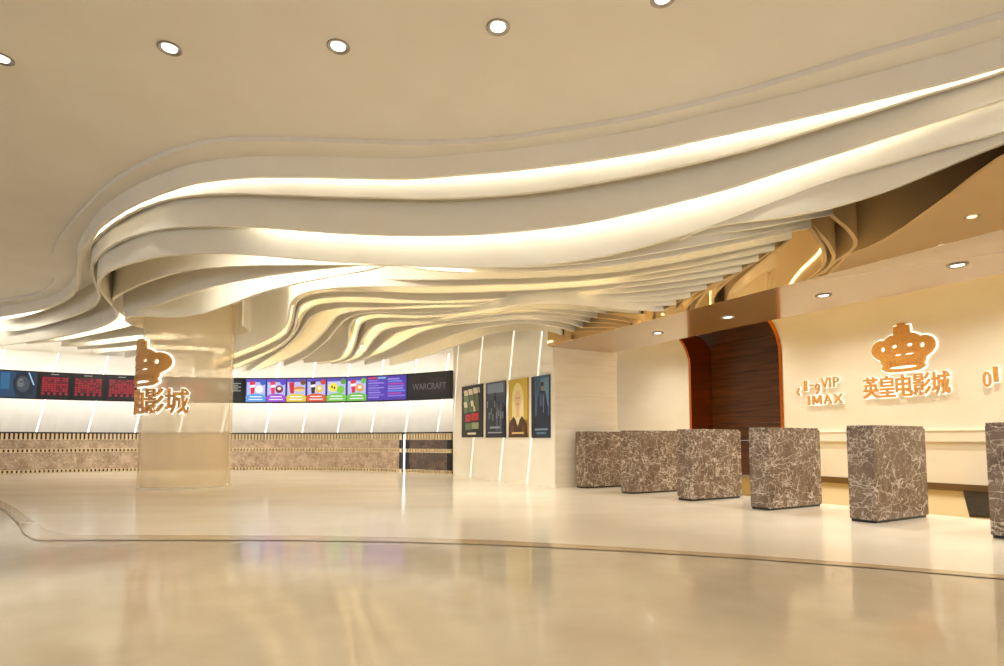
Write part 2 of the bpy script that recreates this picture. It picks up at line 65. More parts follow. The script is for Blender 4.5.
 'Mc': [(-11.01,14.68,3.196),(-10.86,14.63,3.192),(-10.71,14.58,3.189),(-10.56,14.53,3.186),(-10.4,14.48,3.183),(-10.25,14.42,3.179),(-10.1,14.37,3.176),(-9.96,14.3,3.172),(-9.81,14.24,3.168),(-9.67,14.16,3.164),(-9.52,14.09,3.16),(-9.38,14.01,3.156),(-9.24,13.93,3.152),(-9.1,13.85,3.147),(-8.96,13.78,3.143),(-8.82,13.7,3.138),(-8.67,13.64,3.132),(-8.52,13.58,3.127),(-8.37,13.53,3.121),(-8.21,13.49,3.114),(-8.06,13.46,3.107),(-7.9,13.43,3.099),(-7.74,13.42,3.092),(-7.58,13.42,3.084),(-7.42,13.43,3.078),(-7.26,13.45,3.072),(-7.1,13.48,3.067),(-6.95,13.53,3.062),(-6.8,13.58,3.058),(-6.65,13.64,3.054),(-6.49,13.7,3.05)],
 'Md': [(-11.04,15.22,3.187),(-10.89,15.16,3.184),(-10.74,15.09,3.18),(-10.59,15.02,3.177),(-10.45,14.95,3.173),(-10.3,14.88,3.17),(-10.15,14.81,3.166),(-10.0,14.74,3.162),(-9.85,14.67,3.158),(-9.71,14.59,3.153),(-9.56,14.52,3.149),(-9.41,14.45,3.144),(-9.26,14.38,3.139),(-9.11,14.32,3.133),(-8.96,14.26,3.127),(-8.8,14.21,3.121),(-8.64,14.17,3.115),(-8.49,14.13,3.108),(-8.33,14.09,3.101),(-8.17,14.06,3.094),(-8.0,14.04,3.087),(-7.84,14.03,3.081),(-7.68,14.04,3.075),(-7.51,14.06,3.07),(-7.36,14.1,3.066),(-7.2,14.15,3.061),(-7.05,14.21,3.058),(-6.9,14.27,3.054),(-6.74,14.33,3.05)],
 'Me': [(-10.62,15.94,3.155),(-10.49,15.84,3.152),(-10.37,15.74,3.149),(-10.24,15.64,3.146),(-10.12,15.54,3.144),(-9.99,15.44,3.141),(-9.86,15.34,3.138),(-9.73,15.25,3.134),(-9.59,15.17,3.131),(-9.45,15.09,3.126),(-9.31,15.02,3.122),(-9.16,14.96,3.117),(-9.01,14.9,3.111),(-8.86,14.84,3.105),(-8.71,14.79,3.1),(-8.56,14.75,3.094),(-8.4,14.72,3.088),(-8.24,14.7,3.082),(-8.08,14.7,3.077),(-7.92,14.72,3.072),(-7.77,14.76,3.068),(-7.62,14.82,3.064),(-7.48,14.89,3.06),(-7.34,14.97,3.057),(-7.2,15.05,3.054),(-7.06,15.12,3.05)],
 'K0': [(1.85,5.79,2.919),(1.97,5.71,2.962),(2.09,5.64,2.988),(2.22,5.56,2.992),(2.34,5.48,2.984),(2.46,5.4,2.969),(2.58,5.32,2.956),(2.7,5.25,2.95),(2.82,5.17,2.95),(2.95,5.1,2.955),(3.07,5.02,2.966),(3.19,4.95,2.983),(3.31,4.87,3.006),(3.43,4.78,3.034),(3.54,4.69,3.066),(3.66,4.61,3.101),(3.77,4.52,3.136),(3.88,4.43,3.165),(3.98,4.32,3.183),(4.07,4.2,3.19),(4.14,4.08,3.192),(4.21,3.96,3.192),(4.28,3.83,3.192),(4.35,3.7,3.192),(4.42,3.58,3.192),(4.49,3.45,3.192),(4.56,3.32,3.192)],
 'Ka': [(1.14,6.17,2.92),(1.27,6.12,2.919),(1.41,6.07,2.924),(1.54,6.02,2.934),(1.67,5.96,2.946),(1.8,5.9,2.957),(1.93,5.84,2.961),(2.05,5.77,2.958),(2.18,5.7,2.951),(2.3,5.63,2.944),(2.43,5.56,2.94),(2.55,5.5,2.941),(2.69,5.45,2.952),(2.83,5.44,2.976),(2.97,5.47,3.01),(3.1,5.52,3.049),(3.23,5.59,3.09),(3.35,5.65,3.131)],
 'Kb': [(-0.73,6.54,2.927),(-0.58,6.52,2.899),(-0.44,6.5,2.875),(-0.3,6.47,2.855),(-0.16,6.45,2.839),(-0.02,6.42,2.827),(0.12,6.4,2.818),(0.26,6.37,2.812),(0.4,6.34,2.807),(0.54,6.31,2.805),(0.68,6.28,2.804),(0.81,6.24,2.805),(0.95,6.21,2.808),(1.09,6.17,2.813),(1.23,6.13,2.82),(1.36,6.09,2.829),(1.5,6.05,2.839),(1.63,6.0,2.849),(1.77,5.95,2.858),(1.9,5.89,2.866),(2.03,5.83,2.871),(2.15,5.76,2.876),(2.28,5.7,2.884),(2.42,5.67,2.899),(2.56,5.65,2.925),(2.7,5.67,2.959),(2.84,5.7,2.999),(2.98,5.75,3.042),(3.11,5.8,3.085),(3.24,5.85,3.129)],
 'Kc': [(-1.52,6.56,2.944),(-1.38,6.56,2.917),(-1.24,6.57,2.892),(-1.09,6.57,2.869),(-0.95,6.56,2.848),(-0.8,6.56,2.831),(-0.66,6.55,2.816),(-0.52,6.54,2.805),(-0.37,6.53,2.796),(-0.23,6.51,2.791),(-0.09,6.49,2.786),(0.05,6.47,2.781),(0.2,6.44,2.777),(0.34,6.42,2.773),(0.48,6.39,2.77),(0.62,6.35,2.769),(0.76,6.32,2.768),(0.9,6.29,2.769),(1.04,6.25,2.771),(1.18,6.22,2.776),(1.32,6.18,2.784),(1.46,6.14,2.794),(1.6,6.1,2.805),(1.73,6.05,2.815),(1.87,6.0,2.826),(2.0,5.94,2.836),(2.13,5.88,2.846),(2.26,5.82,2.857),(2.39,5.77,2.873),(2.53,5.74,2.894),(2.68,5.74,2.923),(2.82,5.75,2.957),(2.96,5.78,2.994),(3.1,5.81,3.032),(3.24,5.85,3.07)],
 'Kd': [(-2.63,7.77,3.07),(-2.47,7.76,3.07),(-2.31,7.74,3.069),(-2.15,7.72,3.063),(-2.0,7.7,3.055),(-1.84,7.67,3.045),(-1.68,7.64,3.034),(-1.52,7.61,3.022),(-1.37,7.58,3.01),(-1.21,7.54,2.998),(-1.05,7.49,2.986),(-0.9,7.45,2.974),(-0.75,7.4,2.962),(-0.59,7.35,2.951),(-0.44,7.31,2.942),(-0.28,7.27,2.934),(-0.13,7.24,2.928),(0.03,7.21,2.924),(0.19,7.19,2.921),(0.35,7.17,2.921),(0.51,7.15,2.921),(0.67,7.12,2.922),(0.83,7.1,2.924),(0.99,7.07,2.927),(1.14,7.03,2.93),(1.3,6.99,2.935),(1.45,6.95,2.94),(1.6,6.89,2.947),(1.75,6.83,2.953),(1.9,6.76,2.96),(2.04,6.69,2.966),(2.18,6.61,2.973),(2.32,6.53,2.979),(2.45,6.45,2.986),(2.59,6.36,2.993),(2.73,6.27,3.0),(2.86,6.19,3.007),(3.0,6.11,3.015),(3.14,6.03,3.022)],
 'Ke': [(-8.55,15.74,2.86),(-8.45,15.62,2.86),(-8.35,15.51,2.86),(-8.25,15.4,2.86),(-8.15,15.29,2.86),(-8.05,15.18,2.86),(-7.95,15.07,2.86),(-7.85,14.95,2.86),(-7.75,14.84,2.86),(-7.65,14.73,2.86),(-7.55,14.62,2.86),(-7.44,14.51,2.86),(-7.34,14.4,2.86),(-7.24,14.28,2.86),(-7.14,14.17,2.86),(-7.04,14.06,2.86),(-6.94,13.95,2.86),(-6.84,13.84,2.86),(-6.74,13.73,2.86),(-6.64,13.61,2.86),(-6.54,13.5,2.86),(-6.44,13.39,2.86),(-6.34,13.28,2.86),(-6.24,13.17,2.86),(-6.14,13.05,2.86),(-6.04,12.94,2.86),(-5.94,12.82,2.862),(-5.83,12.7,2.865),(-5.72,12.58,2.867),(-5.61,12.46,2.869),(-5.51,12.34,2.872),(-5.4,12.23,2.874),(-5.29,12.11,2.876),(-5.18,11.98,2.879),(-5.08,11.86,2.881),(-4.97,11.74,2.884),(-4.87,11.62,2.887),(-4.77,11.49,2.891),(-4.67,11.37,2.894),(-4.57,11.24,2.898),(-4.47,11.11,2.902),(-4.38,10.98,2.906),(-4.29,10.85,2.91),(-4.2,10.71,2.913),(-4.12,10.58,2.915),(-4.04,10.44,2.917),(-3.96,10.3,2.919),(-3.89,10.15,2.921),(-3.81,10.01,2.922),(-3.75,9.86,2.923),(-3.68,9.72,2.924),(-3.62,9.57,2.924),(-3.56,9.42,2.924),(-3.5,9.27,2.924),(-3.44,9.12,2.925),(-3.38,8.97,2.925),(-3.32,8.82,2.925),(-3.25,8.67,2.926),(-3.19,8.53,2.927),(-3.11,8.39,2.927),(-3.03,8.25,2.928),(-2.94,8.12,2.929),(-2.83,8.0,2.93),(-2.71,7.89,2.93),(-2.57,7.81,2.93),(-2.42,7.75,2.93),(-2.27,7.7,2.93),(-2.11,7.66,2.93),(-1.95,7.64,2.93),(-1.79,7.63,2.93),(-1.63,7.63,2.93),(-1.47,7.63,2.93),(-1.31,7.64,2.93),(-1.15,7.64,2.93),(-0.99,7.63,2.931),(-0.83,7.62,2.931),(-0.67,7.61,2.931),(-0.51,7.59,2.931),(-0.35,7.57,2.929),(-0.19,7.54,2.926),(-0.03,7.51,2.922),(0.13,7.47,2.917),(0.28,7.44,2.912),(0.44,7.4,2.908),(0.6,7.37,2.907),(0.75,7.34,2.908),(0.91,7.31,2.91),(1.07,7.27,2.913),(1.23,7.24,2.916),(1.38,7.19,2.919),(1.53,7.14,2.922),(1.68,7.07,2.925),(1.83,7.0,2.927),(1.97,6.93,2.93),(2.11,6.85,2.933),(2.25,6.77,2.935),(2.38,6.68,2.938),(2.51,6.59,2.941),(2.64,6.49,2.944),(2.77,6.4,2.947),(2.9,6.31,2.95),(3.04,6.22,2.953)],
 'Kf': [(-8.87,16.56,2.86),(-8.77,16.45,2.86),(-8.67,16.34,2.86),(-8.57,16.22,2.86),(-8.47,16.11,2.86),(-8.37,16.0,2.86),(-8.28,15.88,2.86),(-8.18,15.77,2.86),(-8.08,15.66,2.86),(-7.98,15.54,2.86),(-7.88,15.43,2.86),(-7.78,15.32,2.86),(-7.69,15.2,2.86),(-7.59,15.09,2.86),(-7.49,14.98,2.86),(-7.39,14.86,2.86),(-7.29,14.75,2.86),(-7.19,14.64,2.86),(-7.1,14.52,2.86),(-7.0,14.41,2.86),(-6.9,14.3,2.86),(-6.8,14.18,2.86),(-6.7,14.07,2.86),(-6.6,13.96,2.86),(-6.51,13.84,2.86),(-6.41,13.73,2.86),(-6.3,13.61,2.862),(-6.2,13.49,2.864),(-6.09,13.36,2.866),(-5.98,13.24,2.868),(-5.88,13.12,2.87),(-5.77,13.0,2.872),(-5.66,12.88,2.875),(-5.56,12.75,2.877),(-5.45,12.63,2.879),(-5.35,12.51,2.881),(-5.24,12.39,2.884),(-5.14,12.26,2.887),(-5.04,12.14,2.89),(-4.94,12.01,2.893),(-4.84,11.88,2.897),(-4.73,11.76,2.901),(-4.64,11.63,2.905),(-4.54,11.5,2.909),(-4.45,11.37,2.913),(-4.36,11.23,2.916),(-4.27,11.1,2.919),(-4.19,10.96,2.921),(-4.11,10.81,2.922),(-4.04,10.67,2.923),(-3.97,10.52,2.924),(-3.9,10.38,2.925),(-3.83,10.23,2.926),(-3.77,10.08,2.926),(-3.7,9.93,2.927),(-3.64,9.79,2.927),(-3.58,9.64,2.927),(-3.52,9.49,2.927),(-3.46,9.34,2.928),(-3.4,9.19,2.928),(-3.34,9.03,2.928),(-3.28,8.88,2.928),(-3.22,8.74,2.928),(-3.15,8.59,2.929),(-3.08,8.45,2.929),(-2.99,8.31,2.929),(-2.89,8.18,2.93),(-2.78,8.07,2.93),(-2.65,7.97,2.93),(-2.5,7.91,2.93),(-2.34,7.87,2.93),(-2.18,7.86,2.93),(-2.02,7.86,2.93),(-1.86,7.87,2.93),(-1.7,7.89,2.93),(-1.54,7.92,2.93),(-1.38,7.94,2.93),(-1.22,7.96,2.931),(-1.06,7.97,2.931),(-0.89,7.97,2.932),(-0.73,7.96,2.931),(-0.57,7.94,2.93),(-0.41,7.92,2.928),(-0.25,7.89,2.924),(-0.1,7.84,2.919),(0.06,7.8,2.913),(0.21,7.75,2.908),(0.37,7.7,2.903),(0.52,7.66,2.899),(0.68,7.61,2.897),(0.83,7.56,2.896),(0.99,7.52,2.895),(1.14,7.47,2.895),(1.29,7.41,2.895),(1.44,7.35,2.894),(1.59,7.29,2.894),(1.74,7.22,2.893),(1.88,7.14,2.893),(2.01,7.06,2.892),(2.15,6.97,2.892),(2.28,6.87,2.891),(2.41,6.78,2.89),(2.55,6.69,2.89),(2.68,6.59,2.889),(2.81,6.5,2.888),(2.94,6.4,2.888)],
 'Kg': [(-8.83,17.11,2.86),(-8.73,17.0,2.86),(-8.64,16.88,2.86),(-8.54,16.77,2.86),(-8.45,16.65,2.86),(-8.35,16.54,2.86),(-8.25,16.42,2.86),(-8.16,16.31,2.86),(-8.06,16.19,2.86),(-7.96,16.08,2.86),(-7.87,15.96,2.86),(-7.77,15.85,2.86),(-7.68,15.73,2.86),(-7.58,15.62,2.86),(-7.48,15.5,2.86),(-7.39,15.39,2.86),(-7.29,15.27,2.86),(-7.2,15.16,2.86),(-7.1,15.04,2.86),(-7.0,14.93,2.86),(-6.91,14.81,2.86),(-6.8,14.69,2.862),(-6.7,14.56,2.864),(-6.6,14.44,2.865),(-6.49,14.32,2.867),(-6.39,14.19,2.869),(-6.28,14.07,2.871),(-6.18,13.95,2.873),(-6.08,13.82,2.874),(-5.97,13.7,2.876),(-5.87,13.57,2.878),(-5.77,13.45,2.88),(-5.67,13.32,2.883),(-5.56,13.2,2.885),(-5.46,13.07,2.887),(-5.36,12.94,2.89),(-5.26,12.82,2.893),(-5.16,12.69,2.897),(-5.06,12.56,2.9),(-4.97,12.44,2.904),(-4.87,12.31,2.908),(-4.77,12.18,2.911),(-4.68,12.04,2.915),(-4.59,11.91,2.918),(-4.5,11.78,2.92),(-4.42,11.64,2.922),(-4.34,11.5,2.924),(-4.26,11.35,2.925),(-4.19,11.21,2.926),(-4.12,11.07,2.927),(-4.05,10.92,2.927),(-3.98,10.77,2.928),(-3.92,10.62,2.928),(-3.85,10.48,2.928),(-3.79,10.33,2.929),(-3.73,10.18,2.929),(-3.67,10.03,2.929),(-3.61,9.88,2.929),(-3.55,9.73,2.93),(-3.49,9.58,2.93),(-3.43,9.43,2.93),(-3.37,9.28,2.93),(-3.3,9.13,2.93),(-3.24,8.98,2.93),(-3.17,8.84,2.93),(-3.09,8.7,2.93),(-3.0,8.56,2.93),(-2.9,8.44,2.93),(-2.77,8.34,2.93),(-2.63,8.26,2.93),(-2.48,8.21,2.93),(-2.32,8.18,2.93),(-2.16,8.18,2.93),(-2.0,8.2,2.93),(-1.84,8.23,2.93),(-1.69,8.28,2.93),(-1.53,8.33,2.93),(-1.38,8.37,2.93),(-1.22,8.4,2.93),(-1.06,8.42,2.931),(-0.9,8.42,2.932),(-0.73,8.4,2.932),(-0.57,8.38,2.932),(-0.42,8.35,2.93),(-0.26,8.3,2.925),(-0.11,8.25,2.919),(0.04,8.18,2.91),(0.18,8.11,2.902),(0.33,8.04,2.893),(0.47,7.96,2.887),(0.61,7.89,2.882),(0.75,7.81,2.879),(0.9,7.74,2.876),(1.05,7.68,2.873),(1.2,7.61,2.87),(1.34,7.55,2.867),(1.49,7.47,2.863),(1.63,7.4,2.86),(1.77,7.32,2.857),(1.91,7.24,2.853),(2.05,7.15,2.85),(2.19,7.07,2.846),(2.32,6.98,2.842),(2.45,6.88,2.839),(2.58,6.79,2.835),(2.71,6.69,2.831),(2.83,6.59,2.827)],
 'Kh': [(-8.42,17.18,2.86),(-8.33,17.06,2.86),(-8.24,16.94,2.86),(-8.15,16.82,2.86),(-8.06,16.7,2.86),(-7.97,16.59,2.86),(-7.88,16.47,2.86),(-7.79,16.35,2.86),(-7.7,16.23,2.86),(-7.61,16.11,2.86),(-7.52,15.99,2.86),(-7.43,15.87,2.86),(-7.33,15.75,2.86),(-7.24,15.63,2.86),(-7.15,15.5,2.861),(-7.05,15.37,2.862),(-6.95,15.25,2.863),(-6.85,15.12,2.864),(-6.76,14.99,2.866),(-6.66,14.86,2.867),(-6.56,14.73,2.868),(-6.46,14.61,2.869),(-6.37,14.48,2.87),(-6.27,14.35,2.872),(-6.17,14.22,2.874),(-6.08,14.09,2.876),(-5.98,13.96,2.878),(-5.88,13.84,2.88),(-5.79,13.71,2.883),(-5.69,13.58,2.886),(-5.59,13.45,2.889),(-5.5,13.32,2.892),(-5.4,13.19,2.896),(-5.3,13.07,2.899),(-5.21,12.94,2.903),(-5.11,12.81,2.906),(-5.02,12.67,2.909),(-4.93,12.54,2.912),(-4.84,12.41,2.914),(-4.75,12.27,2.917),(-4.67,12.14,2.919),(-4.58,12.0,2.921),(-4.5,11.86,2.922),(-4.42,11.72,2.923),(-4.35,11.58,2.925),(-4.27,11.44,2.926),(-4.2,11.29,2.926),(-4.12,11.15,2.927),(-4.05,11.01,2.928),(-3.98,10.86,2.929),(-3.91,10.72,2.929),(-3.84,10.57,2.93),(-3.78,10.43,2.93),(-3.71,10.28,2.93),(-3.65,10.13,2.93),(-3.59,9.98,2.93),(-3.52,9.83,2.93),(-3.46,9.69,2.93),(-3.39,9.54,2.93),(-3.32,9.39,2.93),(-3.25,9.25,2.93),(-3.18,9.11,2.93),(-3.09,8.97,2.93),(-3.0,8.84,2.93),(-2.9,8.71,2.93),(-2.78,8.61,2.93),(-2.63,8.54,2.93),(-2.48,8.5,2.93),(-2.32,8.5,2.93),(-2.16,8.51,2.93),(-2.0,8.52,2.93),(-1.84,8.54,2.93),(-1.68,8.55,2.93),(-1.52,8.57,2.93),(-1.35,8.58,2.93),(-1.19,8.58,2.93),(-1.03,8.57,2.93),(-0.87,8.56,2.929),(-0.71,8.54,2.928),(-0.56,8.51,2.925),(-0.4,8.46,2.921),(-0.25,8.41,2.915),(-0.1,8.34,2.907),(0.04,8.26,2.898),(0.18,8.18,2.888),(0.32,8.11,2.878),(0.46,8.03,2.87),(0.61,7.96,2.863),(0.76,7.9,2.858),(0.91,7.85,2.853),(1.06,7.79,2.848),(1.21,7.74,2.843),(1.36,7.68,2.838),(1.51,7.62,2.832),(1.65,7.55,2.827),(1.8,7.48,2.821),(1.94,7.4,2.816),(2.07,7.32,2.81),(2.21,7.23,2.805),(2.34,7.13,2.799),(2.47,7.03,2.793),(2.59,6.93,2.787),(2.7,6.82,2.782)],
 'Ki': [(-7.85,17.22,2.865),(-7.77,17.1,2.865),(-7.68,16.97,2.865),(-7.6,16.85,2.865),(-7.52,16.72,2.865),(-7.44,16.6,2.865),(-7.35,16.47,2.865),(-7.27,16.35,2.865),(-7.18,16.21,2.867),(-7.09,16.08,2.869),(-7.01,15.95,2.871),(-6.92,15.81,2.873),(-6.83,15.68,2.875),(-6.74,15.54,2.877),(-6.65,15.41,2.879),(-6.56,15.28,2.881),(-6.47,15.14,2.883),(-6.38,15.01,2.885),(-6.3,14.87,2.887),(-6.21,14.74,2.889),(-6.12,14.61,2.891),(-6.03,14.47,2.893),(-5.94,14.34,2.895),(-5.85,14.2,2.897),(-5.76,14.07,2.899),(-5.68,13.93,2.901),(-5.59,13.8,2.903),(-5.5,13.66,2.905),(-5.41,13.53,2.906),(-5.33,13.39,2.908),(-5.24,13.26,2.91),(-5.15,13.12,2.912),(-5.07,12.99,2.914),(-4.98,12.85,2.915),(-4.9,12.71,2.917),(-4.81,12.58,2.918),(-4.73,12.44,2.92),(-4.65,12.3,2.921),(-4.57,12.16,2.923),(-4.49,12.02,2.924),(-4.41,11.88,2.925),(-4.33,11.74,2.927),(-4.25,11.6,2.928),(-4.17,11.46,2.929),(-4.1,11.32,2.93),(-4.02,11.18,2.93),(-3.95,11.04,2.931),(-3.88,10.89,2.931),(-3.81,10.75,2.931),(-3.74,10.6,2.931),(-3.68,10.45,2.93),(-3.61,10.31,2.93),(-3.54,10.16,2.93),(-3.47,10.02,2.93),(-3.4,9.87,2.93),(-3.32,9.73,2.93),(-3.25,9.59,2.93),(-3.16,9.45,2.93),(-3.07,9.32,2.93),(-2.98,9.19,2.93),(-2.87,9.07,2.93),(-2.74,8.97,2.93),(-2.6,8.9,2.93),(-2.45,8.85,2.93),(-2.29,8.85,2.93),(-2.13,8.85,2.93),(-1.97,8.86,2.93),(-1.81,8.85,2.931),(-1.65,8.82,2.931),(-1.49,8.78,2.931),(-1.34,8.74,2.931),(-1.18,8.7,2.929),(-1.02,8.67,2.927),(-0.87,8.64,2.924),(-0.71,8.61,2.919),(-0.55,8.57,2.914),(-0.4,8.52,2.907),(-0.25,8.46,2.899),(-0.11,8.38,2.89),(0.03,8.29,2.88),(0.16,8.2,2.869),(0.29,8.12,2.859),(0.43,8.03,2.849),(0.58,7.96,2.84),(0.73,7.91,2.832),(0.88,7.87,2.825),(1.04,7.84,2.818),(1.2,7.8,2.811),(1.36,7.77,2.804),(1.51,7.74,2.796),(1.67,7.69,2.789),(1.82,7.63,2.781),(1.96,7.56,2.774),(2.1,7.48,2.766),(2.22,7.38,2.759),(2.35,7.28,2.751),(2.46,7.17,2.744),(2.58,7.05,2.736)],
 'Kj': [(-7.62,17.25,2.886),(-7.53,17.13,2.886),(-7.44,17.01,2.886),(-7.35,16.89,2.886),(-7.26,16.77,2.886),(-7.17,16.66,2.886),(-7.08,16.54,2.886),(-6.99,16.42,2.886),(-6.9,16.3,2.886),(-6.81,16.18,2.886),(-6.72,16.06,2.886),(-6.62,15.93,2.889),(-6.52,15.8,2.891),(-6.43,15.67,2.894),(-6.33,15.54,2.897),(-6.23,15.41,2.899),(-6.13,15.29,2.902),(-6.03,15.16,2.905),(-5.94,15.03,2.908),(-5.84,14.9,2.91),(-5.74,14.77,2.913),(-5.64,14.65,2.915),(-5.55,14.52,2.918),(-5.45,14.39,2.92),(-5.35,14.26,2.923),(-5.26,14.13,2.925),(-5.17,13.99,2.927),(-5.08,13.86,2.928),(-4.99,13.73,2.93),(-4.9,13.59,2.931),(-4.81,13.46,2.931),(-4.73,13.32,2.932),(-4.64,13.18,2.932),(-4.56,13.04,2.932),(-4.49,12.9,2.931),(-4.41,12.76,2.931),(-4.33,12.62,2.93),(-4.25,12.47,2.93),(-4.18,12.33,2.93),(-4.1,12.19,2.93),(-4.03,12.05,2.93),(-3.95,11.9,2.93),(-3.88,11.76,2.93),(-3.8,11.62,2.93),(-3.73,11.47,2.93),(-3.66,11.33,2.93),(-3.58,11.19,2.93),(-3.51,11.04,2.93),(-3.44,10.9,2.93),(-3.37,10.75,2.93),(-3.3,10.61,2.93),(-3.23,10.46,2.93),(-3.17,10.31,2.93),(-3.1,10.17,2.93),(-3.04,10.02,2.93),(-2.97,9.87,2.93),(-2.9,9.73,2.93),(-2.83,9.58,2.93),(-2.75,9.44,2.93),(-2.65,9.31,2.93),(-2.54,9.2,2.93),(-2.4,9.11,2.93),(-2.26,9.04,2.93),(-2.1,9.0,2.93),(-1.94,8.98,2.93),(-1.78,8.96,2.93),(-1.62,8.95,2.931),(-1.46,8.93,2.931),(-1.3,8.9,2.93),(-1.14,8.87,2.927),(-0.99,8.83,2.921),(-0.83,8.79,2.914),(-0.68,8.73,2.906),(-0.53,8.67,2.897),(-0.39,8.6,2.887),(-0.25,8.51,2.877),(-0.12,8.42,2.866),(0.0,8.32,2.856),(0.13,8.21,2.845),(0.25,8.11,2.834),(0.38,8.01,2.823),(0.52,7.93,2.812),(0.67,7.88,2.802),(0.83,7.84,2.792),(0.99,7.82,2.783),(1.15,7.81,2.774),(1.31,7.79,2.764),(1.47,7.78,2.755),(1.63,7.75,2.745),(1.79,7.71,2.735),(1.94,7.65,2.725),(2.08,7.58,2.715),(2.22,7.49,2.705),(2.34,7.39,2.696),(2.45,7.27,2.686)],
 'Kk': [(-6.1,15.86,2.918),(-6.01,15.73,2.919),(-5.91,15.6,2.92),(-5.82,15.47,2.921),(-5.72,15.35,2.922),(-5.63,15.22,2.924),(-5.53,15.09,2.925),(-5.44,14.96,2.926),(-5.34,14.83,2.927),(-5.25,14.7,2.928),(-5.16,14.57,2.929),(-5.07,14.43,2.93),(-4.98,14.3,2.93),(-4.9,14.16,2.931),(-4.82,14.03,2.931),(-4.74,13.89,2.931),(-4.66,13.75,2.931),(-4.58,13.61,2.931),(-4.51,13.46,2.931),(-4.43,13.32,2.93),(-4.36,13.18,2.93),(-4.29,13.04,2.93),(-4.21,12.9,2.93),(-4.14,12.76,2.93),(-4.06,12.61,2.93),(-3.99,12.47,2.93),(-3.92,12.33,2.93),(-3.84,12.19,2.93),(-3.77,12.04,2.93),(-3.7,11.9,2.93),(-3.63,11.76,2.93),(-3.56,11.61,2.93),(-3.5,11.47,2.93),(-3.43,11.32,2.93),(-3.37,11.17,2.93),(-3.3,11.02,2.93),(-3.24,10.88,2.93),(-3.18,10.73,2.93),(-3.11,10.58,2.93),(-3.05,10.44,2.93),(-2.98,10.29,2.93),(-2.91,10.15,2.93),(-2.84,10.0,2.93),(-2.77,9.86,2.93),(-2.69,9.72,2.93),(-2.61,9.59,2.93),(-2.51,9.46,2.93),(-2.39,9.35,2.93),(-2.26,9.26,2.93),(-2.11,9.2,2.93),(-1.95,9.18,2.93),(-1.79,9.19,2.93),(-1.63,9.2,2.928),(-1.47,9.2,2.925),(-1.31,9.18,2.92),(-1.16,9.14,2.913),(-1.01,9.08,2.906),(-0.87,9.0,2.897),(-0.74,8.91,2.889),(-0.61,8.82,2.88),(-0.49,8.72,2.87),(-0.37,8.61,2.861),(-0.25,8.5,2.851),(-0.14,8.38,2.842),(-0.03,8.27,2.831),(0.09,8.16,2.821),(0.21,8.05,2.81),(0.34,7.96,2.797),(0.49,7.89,2.785),(0.64,7.85,2.773),(0.8,7.83,2.761),(0.96,7.82,2.75),(1.12,7.82,2.738),(1.28,7.81,2.727),(1.44,7.81,2.716),(1.6,7.8,2.705),(1.76,7.78,2.693),(1.91,7.74,2.682),(2.06,7.68,2.67),(2.2,7.59,2.659),(2.33,7.5,2.647)],
 'Kl': [(-5.36,15.33,2.93),(-5.21,15.27,2.93),(-5.06,15.21,2.93),(-4.91,15.16,2.93),(-4.76,15.09,2.93),(-4.62,15.02,2.93),(-4.49,14.92,2.93),(-4.38,14.81,2.93),(-4.28,14.68,2.93),(-4.2,14.54,2.93),(-4.12,14.4,2.93),(-4.06,14.26,2.93),(-4.0,14.11,2.93),(-3.94,13.96,2.93),(-3.88,13.81,2.93),(-3.83,13.66,2.93),(-3.77,13.51,2.93),(-3.72,13.36,2.93),(-3.66,13.21,2.93),(-3.61,13.05,2.93),(-3.56,12.9,2.93),(-3.5,12.75,2.93),(-3.46,12.6,2.93),(-3.41,12.44,2.93),(-3.36,12.29,2.93),(-3.31,12.14,2.93),(-3.27,11.98,2.93),(-3.22,11.83,2.93),(-3.17,11.68,2.93),(-3.13,11.52,2.93),(-3.08,11.37,2.93),(-3.04,11.21,2.93),(-3.0,11.06,2.93),(-2.95,10.91,2.93),(-2.91,10.75,2.93),(-2.86,10.6,2.93),(-2.82,10.44,2.93),(-2.76,10.29,2.93),(-2.71,10.14,2.93),(-2.65,9.99,2.93),(-2.59,9.84,2.93),(-2.52,9.7,2.93),(-2.43,9.57,2.93),(-2.32,9.45,2.93),(-2.19,9.36,2.93),(-2.03,9.33,2.93),(-1.87,9.34,2.93),(-1.71,9.36,2.926),(-1.55,9.36,2.92),(-1.39,9.33,2.911),(-1.24,9.28,2.901),(-1.09,9.22,2.891),(-0.95,9.14,2.882),(-0.82,9.05,2.872),(-0.69,8.95,2.862),(-0.57,8.85,2.853),(-0.45,8.74,2.843),(-0.34,8.63,2.833),(-0.23,8.51,2.823),(-0.12,8.39,2.813),(-0.01,8.27,2.802),(0.09,8.15,2.791),(0.21,8.04,2.779),(0.33,7.94,2.767),(0.47,7.86,2.753),(0.62,7.8,2.739),(0.78,7.77,2.726),(0.94,7.76,2.712),(1.1,7.75,2.699),(1.26,7.75,2.686),(1.42,7.75,2.673),(1.58,7.76,2.66),(1.74,7.76,2.647),(1.9,7.75,2.634),(2.06,7.74,2.62),(2.22,7.7,2.607)],
